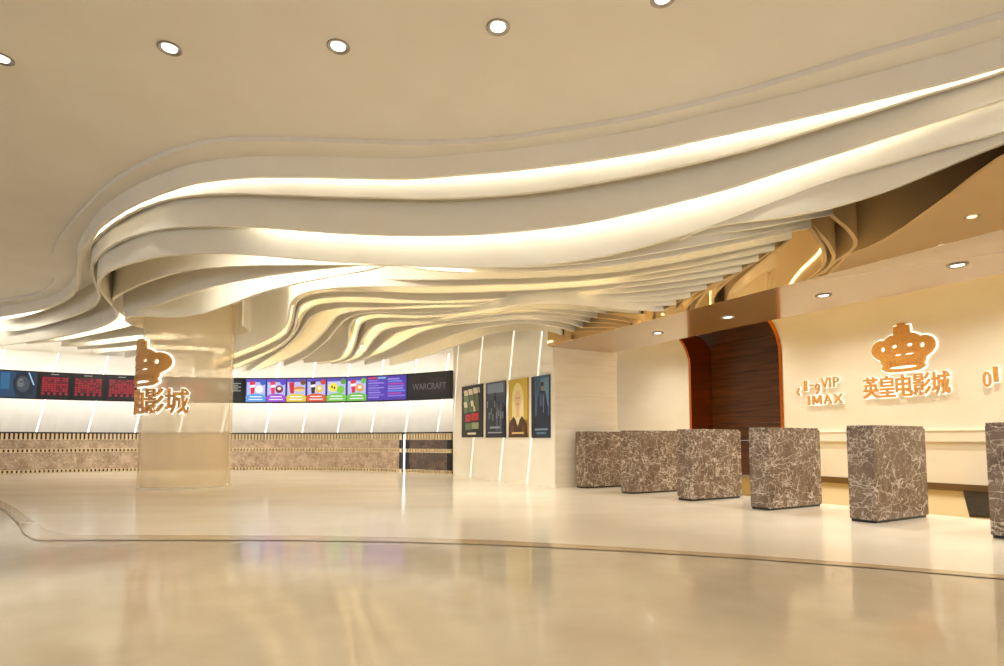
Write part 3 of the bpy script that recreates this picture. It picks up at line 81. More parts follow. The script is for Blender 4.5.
 'Km': [(-5.05,15.53,2.93),(-4.91,15.44,2.93),(-4.78,15.36,2.93),(-4.64,15.26,2.93),(-4.51,15.16,2.93),(-4.4,15.05,2.93),(-4.29,14.93,2.93),(-4.2,14.8,2.93),(-4.11,14.66,2.93),(-4.04,14.52,2.93),(-3.97,14.37,2.93),(-3.9,14.22,2.93),(-3.84,14.08,2.93),(-3.78,13.93,2.93),(-3.72,13.78,2.93),(-3.66,13.63,2.93),(-3.6,13.47,2.93),(-3.55,13.32,2.93),(-3.49,13.17,2.93),(-3.44,13.02,2.93),(-3.39,12.86,2.93),(-3.34,12.71,2.93),(-3.29,12.56,2.93),(-3.24,12.4,2.93),(-3.19,12.25,2.93),(-3.14,12.09,2.93),(-3.1,11.94,2.93),(-3.05,11.78,2.93),(-3.0,11.63,2.93),(-2.96,11.47,2.93),(-2.91,11.32,2.93),(-2.87,11.16,2.93),(-2.82,11.01,2.93),(-2.78,10.85,2.93),(-2.73,10.7,2.93),(-2.68,10.54,2.93),(-2.63,10.39,2.93),(-2.58,10.24,2.93),(-2.52,10.09,2.93),(-2.45,9.94,2.93),(-2.36,9.8,2.93),(-2.25,9.69,2.93),(-2.11,9.61,2.93),(-1.95,9.59,2.93),(-1.79,9.6,2.93),(-1.63,9.63,2.93),(-1.47,9.63,2.93),(-1.31,9.61,2.93),(-1.15,9.57,2.93),(-1.0,9.51,2.93),(-0.86,9.44,2.93),(-0.72,9.36,2.931),(-0.58,9.27,2.931),(-0.44,9.18,2.93),(-0.31,9.09,2.928),(-0.18,8.99,2.925),(-0.05,8.89,2.921),(0.08,8.8,2.917),(0.21,8.71,2.912),(0.36,8.64,2.907),(0.52,8.6,2.904),(0.68,8.6,2.903),(0.84,8.63,2.903),(0.99,8.66,2.901),(1.15,8.69,2.894),(1.32,8.69,2.877),(1.47,8.65,2.849),(1.61,8.57,2.813),(1.73,8.46,2.774),(1.83,8.33,2.733),(1.9,8.19,2.693),(1.97,8.04,2.654)],
 'Kn': [(-4.69,15.63,2.93),(-4.6,15.51,2.93),(-4.49,15.38,2.93),(-4.39,15.25,2.93),(-4.29,15.13,2.929),(-4.2,15.0,2.929),(-4.1,14.87,2.929),(-4.02,14.73,2.929),(-3.94,14.59,2.929),(-3.86,14.44,2.928),(-3.79,14.3,2.928),(-3.73,14.15,2.928),(-3.67,14.0,2.927),(-3.61,13.85,2.927),(-3.56,13.7,2.927),(-3.51,13.54,2.926),(-3.45,13.39,2.926),(-3.4,13.24,2.926),(-3.35,13.08,2.925),(-3.3,12.93,2.925),(-3.24,12.78,2.925),(-3.19,12.63,2.924),(-3.14,12.47,2.924),(-3.09,12.32,2.924),(-3.04,12.16,2.924),(-2.99,12.01,2.923),(-2.94,11.86,2.923),(-2.89,11.7,2.923),(-2.84,11.55,2.923),(-2.79,11.4,2.922),(-2.73,11.24,2.922),(-2.68,11.09,2.922),(-2.62,10.94,2.921),(-2.57,10.79,2.921),(-2.51,10.64,2.92),(-2.44,10.49,2.919),(-2.37,10.34,2.918),(-2.3,10.2,2.917),(-2.2,10.07,2.916),(-2.09,9.95,2.913),(-1.95,9.87,2.91),(-1.8,9.82,2.906),(-1.64,9.8,2.902),(-1.48,9.78,2.898),(-1.32,9.74,2.894),(-1.18,9.67,2.891),(-1.04,9.59,2.887),(-0.91,9.49,2.884),(-0.78,9.39,2.881),(-0.65,9.29,2.878),(-0.53,9.19,2.875),(-0.41,9.09,2.871),(-0.28,8.98,2.867),(-0.16,8.87,2.862),(-0.03,8.77,2.857),(0.1,8.68,2.852),(0.24,8.6,2.847),(0.39,8.54,2.841),(0.54,8.5,2.836),(0.71,8.49,2.832),(0.87,8.5,2.828),(1.03,8.53,2.825),(1.18,8.56,2.821),(1.34,8.62,2.818),(1.49,8.68,2.815),(1.63,8.75,2.812)],
 'Ko': [(-4.44,15.53,2.93),(-4.35,15.4,2.929),(-4.26,15.27,2.928),(-4.17,15.14,2.926),(-4.08,15.01,2.925),(-3.99,14.87,2.924),(-3.9,14.74,2.923),(-3.81,14.61,2.922),(-3.73,14.47,2.921),(-3.66,14.33,2.92),(-3.58,14.18,2.919),(-3.52,14.04,2.919),(-3.45,13.89,2.918),(-3.39,13.74,2.917),(-3.34,13.59,2.917),(-3.28,13.44,2.916),(-3.22,13.29,2.916),(-3.17,13.14,2.916),(-3.12,12.99,2.915),(-3.06,12.84,2.915),(-3.01,12.69,2.914),(-2.95,12.54,2.914),(-2.9,12.39,2.913),(-2.85,12.24,2.913),(-2.8,12.08,2.912),(-2.75,11.93,2.912),(-2.7,11.78,2.912),(-2.65,11.63,2.911),(-2.59,11.48,2.911),(-2.54,11.33,2.91),(-2.48,11.18,2.909),(-2.42,11.03,2.909),(-2.36,10.88,2.908),(-2.3,10.74,2.907),(-2.22,10.59,2.905),(-2.14,10.46,2.904),(-2.03,10.33,2.901),(-1.91,10.23,2.898),(-1.78,10.15,2.894),(-1.64,10.07,2.89),(-1.5,9.99,2.886),(-1.37,9.9,2.883),(-1.24,9.8,2.879),(-1.12,9.7,2.875),(-0.99,9.6,2.872),(-0.86,9.5,2.868),(-0.73,9.41,2.864),(-0.6,9.32,2.859),(-0.47,9.22,2.855),(-0.35,9.13,2.85),(-0.22,9.03,2.845),(-0.09,8.93,2.839),(0.03,8.83,2.833),(0.17,8.75,2.827),(0.32,8.69,2.821),(0.47,8.64,2.815),(0.63,8.63,2.81),(0.79,8.64,2.805),(0.95,8.67,2.8),(1.1,8.72,2.796),(1.24,8.79,2.792),(1.38,8.87,2.788),(1.52,8.95,2.785)],
 'Kp': [(-4.31,15.53,2.93),(-4.21,15.4,2.928),(-4.12,15.27,2.927),(-4.02,15.13,2.925),(-3.93,15.0,2.923),(-3.84,14.87,2.922),(-3.74,14.73,2.92),(-3.65,14.6,2.918),(-3.57,14.46,2.917),(-3.49,14.32,2.916),(-3.41,14.18,2.914),(-3.34,14.03,2.913),(-3.27,13.89,2.912),(-3.2,13.74,2.911),(-3.14,13.59,2.91),(-3.08,13.44,2.91),(-3.02,13.29,2.909),(-2.96,13.13,2.908),(-2.9,12.98,2.907),(-2.84,12.83,2.906),(-2.78,12.68,2.905),(-2.72,12.53,2.905),(-2.66,12.38,2.904),(-2.61,12.23,2.903),(-2.55,12.08,2.902),(-2.49,11.92,2.901),(-2.43,11.77,2.9),(-2.37,11.62,2.899),(-2.31,11.47,2.898),(-2.25,11.32,2.897),(-2.18,11.17,2.895),(-2.12,11.02,2.894),(-2.05,10.88,2.892),(-1.97,10.73,2.89),(-1.88,10.6,2.888),(-1.79,10.47,2.885),(-1.68,10.34,2.881),(-1.57,10.22,2.878),(-1.45,10.11,2.874),(-1.33,10.0,2.869),(-1.21,9.9,2.864),(-1.08,9.79,2.86),(-0.95,9.7,2.855),(-0.82,9.6,2.849),(-0.69,9.51,2.844),(-0.56,9.41,2.838),(-0.43,9.32,2.832),(-0.3,9.22,2.826),(-0.17,9.12,2.819),(-0.04,9.02,2.812),(0.09,8.93,2.805),(0.24,8.85,2.797),(0.39,8.8,2.789),(0.55,8.77,2.782),(0.71,8.77,2.774),(0.87,8.8,2.768),(1.03,8.85,2.762),(1.17,8.92,2.757),(1.3,9.01,2.752),(1.42,9.12,2.748)],
 'Kq': [(-4.17,15.53,2.93),(-4.09,15.39,2.928),(-4.0,15.26,2.926),(-3.92,15.12,2.924),(-3.83,14.98,2.922),(-3.75,14.84,2.92),(-3.66,14.71,2.918),(-3.58,14.57,2.916),(-3.49,14.43,2.914),(-3.41,14.3,2.912),(-3.32,14.16,2.91),(-3.24,14.02,2.908),(-3.16,13.88,2.906),(-3.08,13.74,2.904),(-3.0,13.6,2.902),(-2.92,13.46,2.9),(-2.84,13.32,2.898),(-2.77,13.18,2.896),(-2.69,13.04,2.894),(-2.62,12.89,2.892),(-2.55,12.75,2.891),(-2.48,12.6,2.889),(-2.41,12.46,2.887),(-2.34,12.31,2.885),(-2.27,12.16,2.883),(-2.21,12.02,2.881),(-2.14,11.87,2.879),(-2.07,11.73,2.877),(-2.0,11.58,2.875),(-1.93,11.43,2.873),(-1.87,11.29,2.871),(-1.8,11.14,2.868),(-1.74,10.99,2.866),(-1.67,10.85,2.864),(-1.6,10.7,2.861),(-1.52,10.56,2.858),(-1.45,10.42,2.855),(-1.36,10.28,2.852),(-1.27,10.15,2.847),(-1.17,10.02,2.842),(-1.06,9.9,2.837),(-0.94,9.79,2.831),(-0.82,9.68,2.825),(-0.7,9.58,2.818),(-0.57,9.49,2.81),(-0.43,9.4,2.802),(-0.3,9.3,2.794),(-0.18,9.2,2.785),(-0.05,9.1,2.776),(0.08,9.01,2.767),(0.22,8.94,2.757),(0.38,8.88,2.747),(0.53,8.85,2.737),(0.69,8.84,2.727),(0.85,8.88,2.718),(1.0,8.94,2.71),(1.13,9.04,2.704),(1.23,9.16,2.699),(1.33,9.29,2.694)],
 'Kr': [(-3.81,15.74,2.93),(-3.72,15.6,2.927),(-3.64,15.46,2.925),(-3.55,15.32,2.922),(-3.47,15.19,2.919),(-3.38,15.05,2.917),(-3.29,14.91,2.914),(-3.21,14.77,2.911),(-3.12,14.63,2.908),(-3.04,14.49,2.906),(-2.95,14.35,2.903),(-2.87,14.22,2.9),(-2.78,14.08,2.898),(-2.7,13.94,2.895),(-2.62,13.8,2.892),(-2.54,13.65,2.889),(-2.46,13.51,2.886),(-2.38,13.37,2.884),(-2.3,13.23,2.881),(-2.22,13.08,2.878),(-2.15,12.94,2.875),(-2.07,12.8,2.872),(-2.0,12.65,2.869),(-1.92,12.51,2.866),(-1.85,12.36,2.863),(-1.77,12.22,2.86),(-1.7,12.07,2.856),(-1.62,11.93,2.853),(-1.55,11.78,2.85),(-1.47,11.64,2.846),(-1.4,11.5,2.843),(-1.32,11.35,2.839),(-1.25,11.21,2.835),(-1.17,11.06,2.831),(-1.09,10.92,2.827),(-1.02,10.78,2.823),(-0.94,10.63,2.818),(-0.86,10.49,2.814),(-0.78,10.35,2.809),(-0.7,10.21,2.804),(-0.62,10.07,2.799),(-0.52,9.93,2.793),(-0.43,9.8,2.787),(-0.32,9.68,2.779),(-0.21,9.56,2.771),(-0.1,9.44,2.762),(0.01,9.32,2.753),(0.13,9.21,2.742),(0.27,9.12,2.73),(0.41,9.05,2.717),(0.57,9.03,2.704),(0.73,9.07,2.693),(0.87,9.15,2.684),(1.0,9.25,2.676),(1.11,9.37,2.669),(1.22,9.49,2.663)],
 'Ks': [(-3.16,15.95,2.93),(-3.06,15.82,2.93),(-2.97,15.69,2.93),(-2.88,15.56,2.93),(-2.79,15.43,2.93),(-2.7,15.29,2.93),(-2.61,15.16,2.93),(-2.52,15.03,2.93),(-2.42,14.9,2.93),(-2.33,14.76,2.93),(-2.25,14.63,2.93),(-2.16,14.5,2.93),(-2.07,14.36,2.93),(-1.99,14.22,2.93),(-1.91,14.08,2.93),(-1.83,13.94,2.93),(-1.75,13.8,2.93),(-1.68,13.66,2.93),(-1.6,13.52,2.93),(-1.52,13.38,2.93),(-1.45,13.24,2.93),(-1.37,13.1,2.93),(-1.29,12.96,2.93),(-1.21,12.82,2.93),(-1.13,12.68,2.93),(-1.05,12.54,2.93),(-0.97,12.4,2.93),(-0.89,12.26,2.93),(-0.82,12.12,2.93),(-0.74,11.98,2.93),(-0.66,11.83,2.93),(-0.59,11.69,2.93),(-0.51,11.55,2.93),(-0.43,11.42,2.93),(-0.34,11.28,2.931),(-0.25,11.15,2.931),(-0.15,11.02,2.93),(-0.04,10.91,2.929),(0.08,10.8,2.925),(0.21,10.7,2.917),(0.33,10.6,2.906),(0.45,10.49,2.888),(0.57,10.38,2.864),(0.68,10.26,2.835),(0.78,10.14,2.801),(0.87,10.01,2.761),(0.96,9.87,2.714),(1.03,9.73,2.657)],
}

# ------------------------------------------------------------------ helpers
def srgb(r, g, b):
    def f(c):
        c /= 255.0
        return c / 12.92 if c <= 0.04045 else ((c + 0.055) / 1.055) ** 2.4
    return (f(r), f(g), f(b), 1)

MATS = {}
def mat(name, col, rough=0.5, metal=0.0, spec=0.5, emit=None, strength=0.0, coat=0.0):
    if name in MATS:
        return MATS[name]
    m = bpy.data.materials.new(name)
    m.use_nodes = True
    b = m.node_tree.nodes['Principled BSDF']
    b.inputs['Base Color'].default_value = col
    b.inputs['Roughness'].default_value = rough
    b.inputs['Metallic'].default_value = metal
    b.inputs['Specular IOR Level'].default_value = spec
    b.inputs['Coat Weight'].default_value = coat
    b.inputs['Coat Roughness'].default_value = 0.05
    if emit:
        b.inputs['Emission Color'].default_value = emit
        b.inputs['Emission Strength'].default_value = strength
    MATS[name] = m
    return m

def nodes(m):
    return m.node_tree.nodes, m.node_tree.links, m.node_tree.nodes['Principled BSDF']

def noisy(name, c1, c2, scale=4.0, rough=0.4, stretch=(1, 1, 1), detail=4.0, spec=0.5, metal=0.0, lo=0.35, hi=0.65, rough_var=0.0, coat=0.0):
    m = mat(name, c1, rough, metal, spec, coat=coat)
    N, L, b = nodes(m)
    tc = N.new('ShaderNodeTexCoord')
    mp = N.new('ShaderNodeMapping'); mp.inputs['Scale'].default_value = stretch
    nz = N.new('ShaderNodeTexNoise'); nz.inputs['Scale'].default_value = scale; nz.inputs['Detail'].default_value = detail
    cr = N.new('ShaderNodeValToRGB')
    cr.color_ramp.elements[0].position = lo; cr.color_ramp.elements[0].color = c1
    cr.color_ramp.elements[1].position = hi; cr.color_ramp.elements[1].color = c2
    L.new(tc.outputs['Object'], mp.inputs[0]); L.new(mp.outputs[0], nz.inputs['Vector'])
    L.new(nz.outputs['Fac'], cr.inputs[0]); L.new(cr.outputs[0], b.inputs['Base Color'])
    if rough_var:
        mr = N.new('ShaderNodeMapRange')
        mr.inputs['To Min'].default_value = rough; mr.inputs['To Max'].default_value = rough + rough_var
        L.new(nz.outputs['Fac'], mr.inputs[0]); L.new(mr.outputs[0], b.inputs['Roughness'])
    return m

def marble(name, base1, base2, vein, scale=1.0, rough=0.2, amount=1.0):
    """stone with a cloudy ground and thin crossing veins (zero lines of stretched noise)"""
    m = mat(name, base1, rough)
    N, L, b = nodes(m)
    tc = N.new('ShaderNodeTexCoord'); oi = N.new('ShaderNodeObjectInfo')
    mul = N.new('ShaderNodeMath'); mul.operation = 'MULTIPLY'; mul.inputs[1].default_value = 37.0
    L.new(oi.outputs['Random'], mul.inputs[0])
    add = N.new('ShaderNodeVectorMath'); add.operation = 'ADD'
    L.new(tc.outputs['Object'], add.inputs[0]); L.new(mul.outputs[0], add.inputs[1])
    n1 = N.new('ShaderNodeTexNoise'); n1.inputs['Scale'].default_value = 4 * scale; n1.inputs['Detail'].default_value = 7; n1.inputs['Roughness'].default_value = 0.65
    cr = N.new('ShaderNodeValToRGB')
    cr.color_ramp.elements[0].position = 0.34; cr.color_ramp.elements[0].color = base1
    cr.color_ramp.elements[1].position = 0.68; cr.color_ramp.elements[1].color = base2
    L.new(add.outputs[0], n1.inputs['Vector']); L.new(n1.outputs['Fac'], cr.inputs[0])
    col = cr.outputs[0]
    for k, (sc, rot, st, w, amt) in enumerate(((1.6, (0.5, 0.3, 0.7), (1, 1, 2.6), 0.012, 0.85), (2.2, (-0.6, 0.8, -0.4), (1, 2.8, 1), 0.012, 0.75), (3.4, (0.9, -0.7, 0.2), (2.4, 1, 1), 0.014, 0.6), (5.5, (0.2, 1.1, 1.3), (1, 1, 2.2), 0.016, 0.45))):
        mp = N.new('ShaderNodeMapping'); mp.inputs['Rotation'].default_value = rot; mp.inputs['Scale'].default_value = st
        L.new(add.outputs[0], mp.inputs[0])
        nz = N.new('ShaderNodeTexNoise'); nz.inputs['Scale'].default_value = sc * scale; nz.inputs['Detail'].default_value = 3.0; nz.inputs['Roughness'].default_value = 0.55
        L.new(mp.outputs[0], nz.inputs['Vector'])
        sb = N.new('ShaderNodeMath'); sb.operation = 'SUBTRACT'; sb.inputs[1].default_value = 0.5
        ab = N.new('ShaderNodeMath'); ab.operation = 'ABSOLUTE'
        L.new(nz.outputs['Fac'], sb.inputs[0]); L.new(sb.outputs[0], ab.inputs[0])
        r2 = N.new('ShaderNodeMapRange'); r2.inputs['From Min'].default_value = 0.0; r2.inputs['From Max'].default_value = w
        r2.inputs['To Min'].default_value = amt * amount; r2.inputs['To Max'].default_value = 0.0
        L.new(ab.outputs[0], r2.inputs[0])
        mix = N.new('ShaderNodeMix'); mix.data_type = 'RGBA'
        L.new(r2.outputs[0], mix.inputs[0]); L.new(col, mix.inputs[6]); mix.inputs[7].default_value = vein
        col = mix.outputs[2]
    L.new(col, b.inputs['Base Color'])
    return m

def led(name, col, strength):
    m = bpy.data.materials.new(name)
    m.use_nodes = True
    N, L = m.node_tree.nodes, m.node_tree.links
    N.remove(N['Principled BSDF'])
    e = N.new('ShaderNodeEmission'); e.inputs[0].default_value = col; e.inputs[1].default_value = strength
    L.new(e.outputs[0], N['Material Output'].inputs[0])
    return m

def tag(o, label=None, cat=None, group=None, kind=None):
    if label: o['label'] = label
    if cat: o['category'] = cat
    if group: o['group'] = group
    if kind: o['kind'] = kind
    return o

def empty(name, loc=(0, 0, 0), rz=0.0):
    o = bpy.data.objects.new(name, None)
    o.empty_display_size = 0.1
    COL.objects.link(o)
    o.location = loc
    o.rotation_euler = (0, 0, rz)
    return o

class MB:
    """collects faces (with material slots) and links them as one mesh object"""
    def __init__(s):
        s.v = []; s.f = []; s.m = []
    def quad(s, a, b, c, d, mi=0):
        i = len(s.v); s.v += [tuple(a), tuple(b), tuple(c), tuple(d)]; s.f.append((i, i + 1, i + 2, i + 3)); s.m.append(mi)
    def poly(s, pts, mi=0):
        i = len(s.v); s.v += [tuple(p) for p in pts]; s.f.append(tuple(range(i, i + len(pts)))); s.m.append(mi)
    def box8(s, p, mi=0):
        """p: 4 bottom corners then 4 top corners, both counter-clockwise from above"""
        i = len(s.v); s.v += [tuple(q) for q in p]
        for f in ((3, 2, 1, 0), (4, 5, 6, 7), (0, 1, 5, 4), (1, 2, 6, 5), (2, 3, 7, 6), (3, 0, 4, 7)):
            s.f.append(tuple(i + k for k in f)); s.m.append(mi)
    def box(s, x0, x1, y0, y1, z0, z1, mi=0):
        s.box8([(x0, y0, z0), (x1, y0, z0), (x1, y1, z0), (x0, y1, z0), (x0, y0, z1), (x1, y0, z1), (x1, y1, z1), (x0, y1, z1)], mi)
    def ntbox(s, n0, n1, t0, t1, z0, z1, mi=0):
        c = [nt(n0, t1), nt(n1, t1), nt(n1, t0), nt(n0, t0)]
        s.box8([q + Vector((0, 0, z0)) for q in c] + [q + Vector((0, 0, z1)) for q in c], mi)
    def arcbox(s, r0, r1, a0, a1, z0, z1, seg=1, mi=0):
        for k in range(seg):
            b0 = a0 + (a1 - a0) * k / seg; b1 = a0 + (a1 - a0) * (k + 1) / seg
            c = [arc(r0, b0), arc(r0, b1), arc(r1, b1), arc(r1, b0)]
            s.box8([(x, y, z0) for x, y in c] + [(x, y, z1) for x, y in c], mi)
    def lathe(s, prof, seg=24, cx=0, cy=0, mi=0, close=False):
        i = len(s.v)
        n = len(prof)
        for k in range(seg):
            a = 2 * math.pi * k / seg
            for r, z in prof: s.v.append((cx + r * math.cos(a), cy + r * math.sin(a), z))
        rng = range(n) if close else range(n - 1)
        for k in range(seg):
            k2 = (k + 1) % seg
            for j in rng:
                j2 = (j + 1) % n
                s.f.append((i + k * n + j, i + k2 * n + j, i + k2 * n + j2, i + k * n + j2)); s.m.append(mi)
    def build(s, name, mats, parent=None, smooth=False, bevel=0.0, angle=40):
        me = bpy.data.meshes.new(name)
        me.from_pydata(s.v, [], s.f)
        if not isinstance(mats, (list, tuple)): mats = [mats]
        for m in mats: me.materials.append(m)
        if len(mats) > 1: me.polygons.foreach_set('material_index', s.m)
        me.update()
        return link_mesh(name, me, parent, smooth, bevel, angle)

def link_mesh(name, me, parent=None, smooth=False, bevel=0.0, angle=40):
    if smooth or bevel:
        bm = bmesh.new(); bm.from_mesh(me)
        bmesh.ops.remove_doubles(bm, verts=bm.verts, dist=1e-4)
        bm.to_mesh(me); bm.free()
    if smooth:
        me.polygons.foreach_set('use_smooth', [True] * len(me.polygons))
        me.set_sharp_from_angle(angle=math.radians(angle))
    o = bpy.data.objects.new(name, me)
    COL.objects.link(o)
    if parent: o.parent = parent
    if bevel:
        bv = o.modifiers.new('bevel', 'BEVEL'); bv.width = bevel; bv.segments = 2; bv.limit_method = 'ANGLE'
    return o

def arc(r, deg):
    a = math.radians(deg)
    return (ARC[0] + r * math.sin(a), ARC[1] + r * math.cos(a))

def copy_tree(o, parent=None):
    c = o.copy(); COL.objects.link(c); c.parent = parent
    for ch in [q for q in bpy.data.objects if q.parent == o]: copy_tree(ch, c)
    return c

def offset(path, d):
    """shift a plan polyline sideways: positive is the right-hand side of its direction (the viewer's side)"""
    out = []
    n = len(path)
    for i in range(n):
        a = path[max(0, i - 1)]; b = path[min(n - 1, i + 1)]
        dx, dy = b[0] - a[0], b[1] - a[1]; l = math.hypot(dx, dy) or 1
        out.append((path[i][0] + dy / l * d, path[i][1] - dx / l * d))
    return out

def sheet(path, zb, zt, th):
    """vertical plank following a plan polyline; zb may vary"""
    m = MB()
    fr = offset(path, th / 2); bk = offset(path, -th / 2)
    n = len(path)
    zb = zb if isinstance(zb, list) else [zb] * n
    v = []
    for i in range(n):
        v += [(fr[i][0], fr[i][1], zb[i]), (bk[i][0], bk[i][1], zb[i]), (bk[i][0], bk[i][1], zt), (fr[i][0], fr[i][1], zt)]
    m.v = v
    for i in range(n - 1):
        a, b = 4 * i, 4 * i + 4
        for p, q in ((0, 1), (1, 2), (2, 3), (3, 0)):
            m.f.append((a + p, a + q, b + q, b + p)); m.m.append(0)
    m.f.append((3, 2, 1, 0)); m.m.append(0)
    e = 4 * (n - 1); m.f.append((e, e + 1, e + 2, e + 3)); m.m.append(0)
    return m

# ------------------------------------------------------------------ materials
M_ceil = noisy('ceiling paint', srgb(238, 234, 226), srgb(235, 230, 221), 1.5, 0.6)
M_fin = noisy('cream lacquer', srgb(244, 239, 226), srgb(241, 235, 221), 2.0, 0.42)
M_cream = noisy('cream wall panel', srgb(246, 241, 230), srgb(241, 235, 222), 1.2, 0.28, stretch=(1, 1, 3))
M_tile = noisy('cream stone slab', srgb(244, 238, 224), srgb(238, 230, 212), 2.0, 0.22, stretch=(0.6, 0.6, 5))
M_hall = noisy('hall wall paint', srgb(240, 232, 212), srgb(235, 226, 204), 1.0, 0.4, stretch=(1, 1, 2))
M_floor = noisy('beige polished stone', srgb(203, 189, 163), srgb(194, 179, 152), 2.2, 0.085, detail=8, rough_var=0.04)
M_inlay = noisy('cream polished stone', srgb(242, 233, 214), srgb(234, 222, 200), 0.8, 0.15, stretch=(0.6, 1.6, 1), detail=6)
M_border = noisy('grey veined border stone', srgb(196, 172, 134), srgb(182, 160, 126), 2.5, 0.12, stretch=(0.5, 2, 1), detail=5)
M_woodfloor = noisy('honey wood floor', srgb(196, 166, 96), srgb(168, 134, 66), 3.0, 0.12, stretch=(0.4, 3, 1))
M_mat = noisy('dark mat', srgb(48, 38, 22), srgb(28, 22, 12), 12, 0.9, spec=0.1)
M_marble = marble('brown veined marble', srgb(102, 83, 66), srgb(130, 109, 91), srgb(218, 206, 192), 1.25, 0.25, 1.0)
M_marble2 = marble('counter marble', srgb(150, 124, 98), srgb(204, 180, 152), srgb(236, 220, 196), 1.0, 0.2, 0.7)
M_marble3 = marble('dark counter marble', srgb(66, 50, 36), srgb(104, 82, 62), srgb(150, 130, 108), 1.2, 0.2, 0.5)
M_bronze = mat('bronze mirror', srgb(226, 196, 152), 0.035, 1.0)
M_soffit = mat('polished bronze stone', srgb(162, 130, 88), 0.13, 0.12, 0.8, coat=0.35)
M_copper = mat('copper trim', srgb(214, 120, 52), 0.25, 1.0)
M_gold = mat('gold brass', srgb(240, 216, 172), 0.3, 0.35)
M_signgold = noisy('brushed gold letter', srgb(222, 164, 82), srgb(206, 146, 66), 30, 0.4, metal=0.1)
M_dark = mat('black trim', srgb(16, 13, 12), 0.35)
M_shadow = mat('dark brown recess', srgb(60, 36, 22), 0.5)
M_wood = noisy('dark walnut', srgb(52, 28, 12), srgb(96, 56, 26), 1.6, 0.3, stretch=(0.6, 0.6, 14), detail=6)
M_steel = mat('brushed steel', srgb(170, 165, 158), 0.3, 0.9)
M_lens = led('downlight lens', (1, 0.97, 0.92, 1), 4)
M_led = led('warm cove light', (1, 0.95, 0.82, 1), 40)
M_ledw = led('white wall light', (1, 0.97, 0.92, 1), 2.2)
M_led2 = led('added wash light', (1, 0.97, 0.91, 1), 13)
M_led3 = led('golden cove light', (1, 0.79, 0.43, 1), 10)
M_halo = led('lit acrylic edge', (1, 0.93, 0.76, 1), 1.5)

M_glass = bpy.data.materials.new('frosted column glass')
M_glass.use_nodes = True
N_, L_, b_ = nodes(M_glass)
b_.inputs['Base Color'].default_value = srgb(238, 224, 198)
b_.inputs['Roughness'].default_value = 0.12
tr_ = N_.new('ShaderNodeBsdfTransparent'); tr_.inputs[0].default_value = (1, 0.96, 0.88, 1)
mx_ = N_.new('ShaderNodeMixShader'); mx_.inputs[0].default_value = 0.37
L_.new(tr_.outputs[0], mx_.inputs[1]); L_.new(b_.outputs[0], mx_.inputs[2]); L_.new(mx_.outputs[0], N_['Material Output'].inputs[0])

# ------------------------------------------------------------------ floor
m = MB(); m.box(-24, 16, -9, 22, -0.12, 0.0)
floor = tag(m.build('floor', M_floor), 'polished beige stone floor across the foreground', 'floor', kind='structure')
OUT = [(-9.4, 10.4), (-7.9, 8.9), (-6.38, 7.32), (-5.76, 6.72), (-5.25, 6.2), (-4.83, 5.78), (-4.4, 5.3), (-4.04, 4.97), (-3.9, 4.88), (-3.0, 4.9), (-1.7, 4.88), (-0.8, 4.8), (0, 4.67), (0.9, 4.43), (1.79, 4.13), (2.45, 3.85), (3.05, 3.55), (4.2, 2.9), (6.0, 1.75)]
INN = [(-10.2, 11.4), (-8.7, 9.8), (-7.13, 8.17), (-6.2, 7.3), (-5.43, 6.55), (-4.8, 5.95), (-4.35, 5.5), (-4.05, 5.28), (-3.85, 5.18), (-3.0, 5.16), (-1.79, 5.13), (-0.8, 5.03), (0, 4.88), (0.9, 4.6), (1.84, 4.27), (2.5, 3.98), (3.13, 3.66), (4.3, 3.0), (6.1, 1.85)]
back = [nt(7.5, 1.0), nt(7.5, -8.6), nt(5.9, -8.6)]
m = MB(); m.poly([(x, y, 0.003) for x, y in reversed(INN)] + [arc(9.3, a) + (0.003,) for a in range(-58, 39, 3)] + [(0.93, 10.35, 0.003), tuple(nt(7.5, -8.6, 0.003)), tuple(nt(7.5, 1.5, 0.003))])
m.build('floor_inlay', M_inlay, floor)
m = MB()
for i in range(len(OUT) - 1):
    m.quad((*OUT[i], 0.004), (*OUT[i + 1], 0.004), (*INN[i + 1], 0.004), (*INN[i], 0.004))
m.build('border_strip', M_border, floor)
m = MB()
line_o = [(x, y) for x, y in OUT]
lo = offset(line_o, 0.0); li = offset(line_o, 0.010)
for i in range(len(lo) - 1): m.quad((*lo[i], 0.0055), (*li[i], 0.0055), (*li[i + 1], 0.0055), (*lo[i + 1], 0.0055))
m.build('joint_line', mat('dark joint', srgb(150, 126, 92), 0.3), floor)
m = MB(); m.quad(nt(7.5, 2.5, 0.002), nt(HALL_N, 2.5, 0.002), nt(HALL_N, -13.5, 0.002), nt(7.5, -13.5, 0.002))
m.build('wood_flooring', M_woodfloor, floor)
m = MB(); m.box8([(5.194, 6.40, .003), (5.75, 5.9, .003), (8.3, 9.15, .003), (7.62, 9.5, .003), (5.194, 6.40, .016), (5.75, 5.9, .016), (8.3, 9.15, .016), (7.62, 9.5, .016)])
tag(m.build('floor_mat', M_mat), 'dark entrance mat on the wood floor behind the marble blocks', 'mat')

# ------------------------------------------------------------------ ceiling
m = MB(); m.box(-24, 16, -9, 22, CEIL, CEIL + 0.15)
ceiling = tag(m.build('ceiling', M_ceil), 'smooth beige painted ceiling with recessed downlights', 'ceiling', kind='structure')
# flat lip that frames the wave feature: outer rim RIM, inner edge EDGE
def at_s(path, u):
    L = [0]
    for a, b in zip(path, path[1:]): L.append(L[-1] + math.dist(a, b))
    s = u * L[-1]
    for i in range(len(path) - 1):
        if L[i + 1] >= s:
            k = (s - L[i]) / max(1e-9, L[i + 1] - L[i])
            return (path[i][0] + (path[i + 1][0] - path[i][0]) * k, path[i][1] + (path[i + 1][1] - path[i][1]) * k)
    return path[-1]
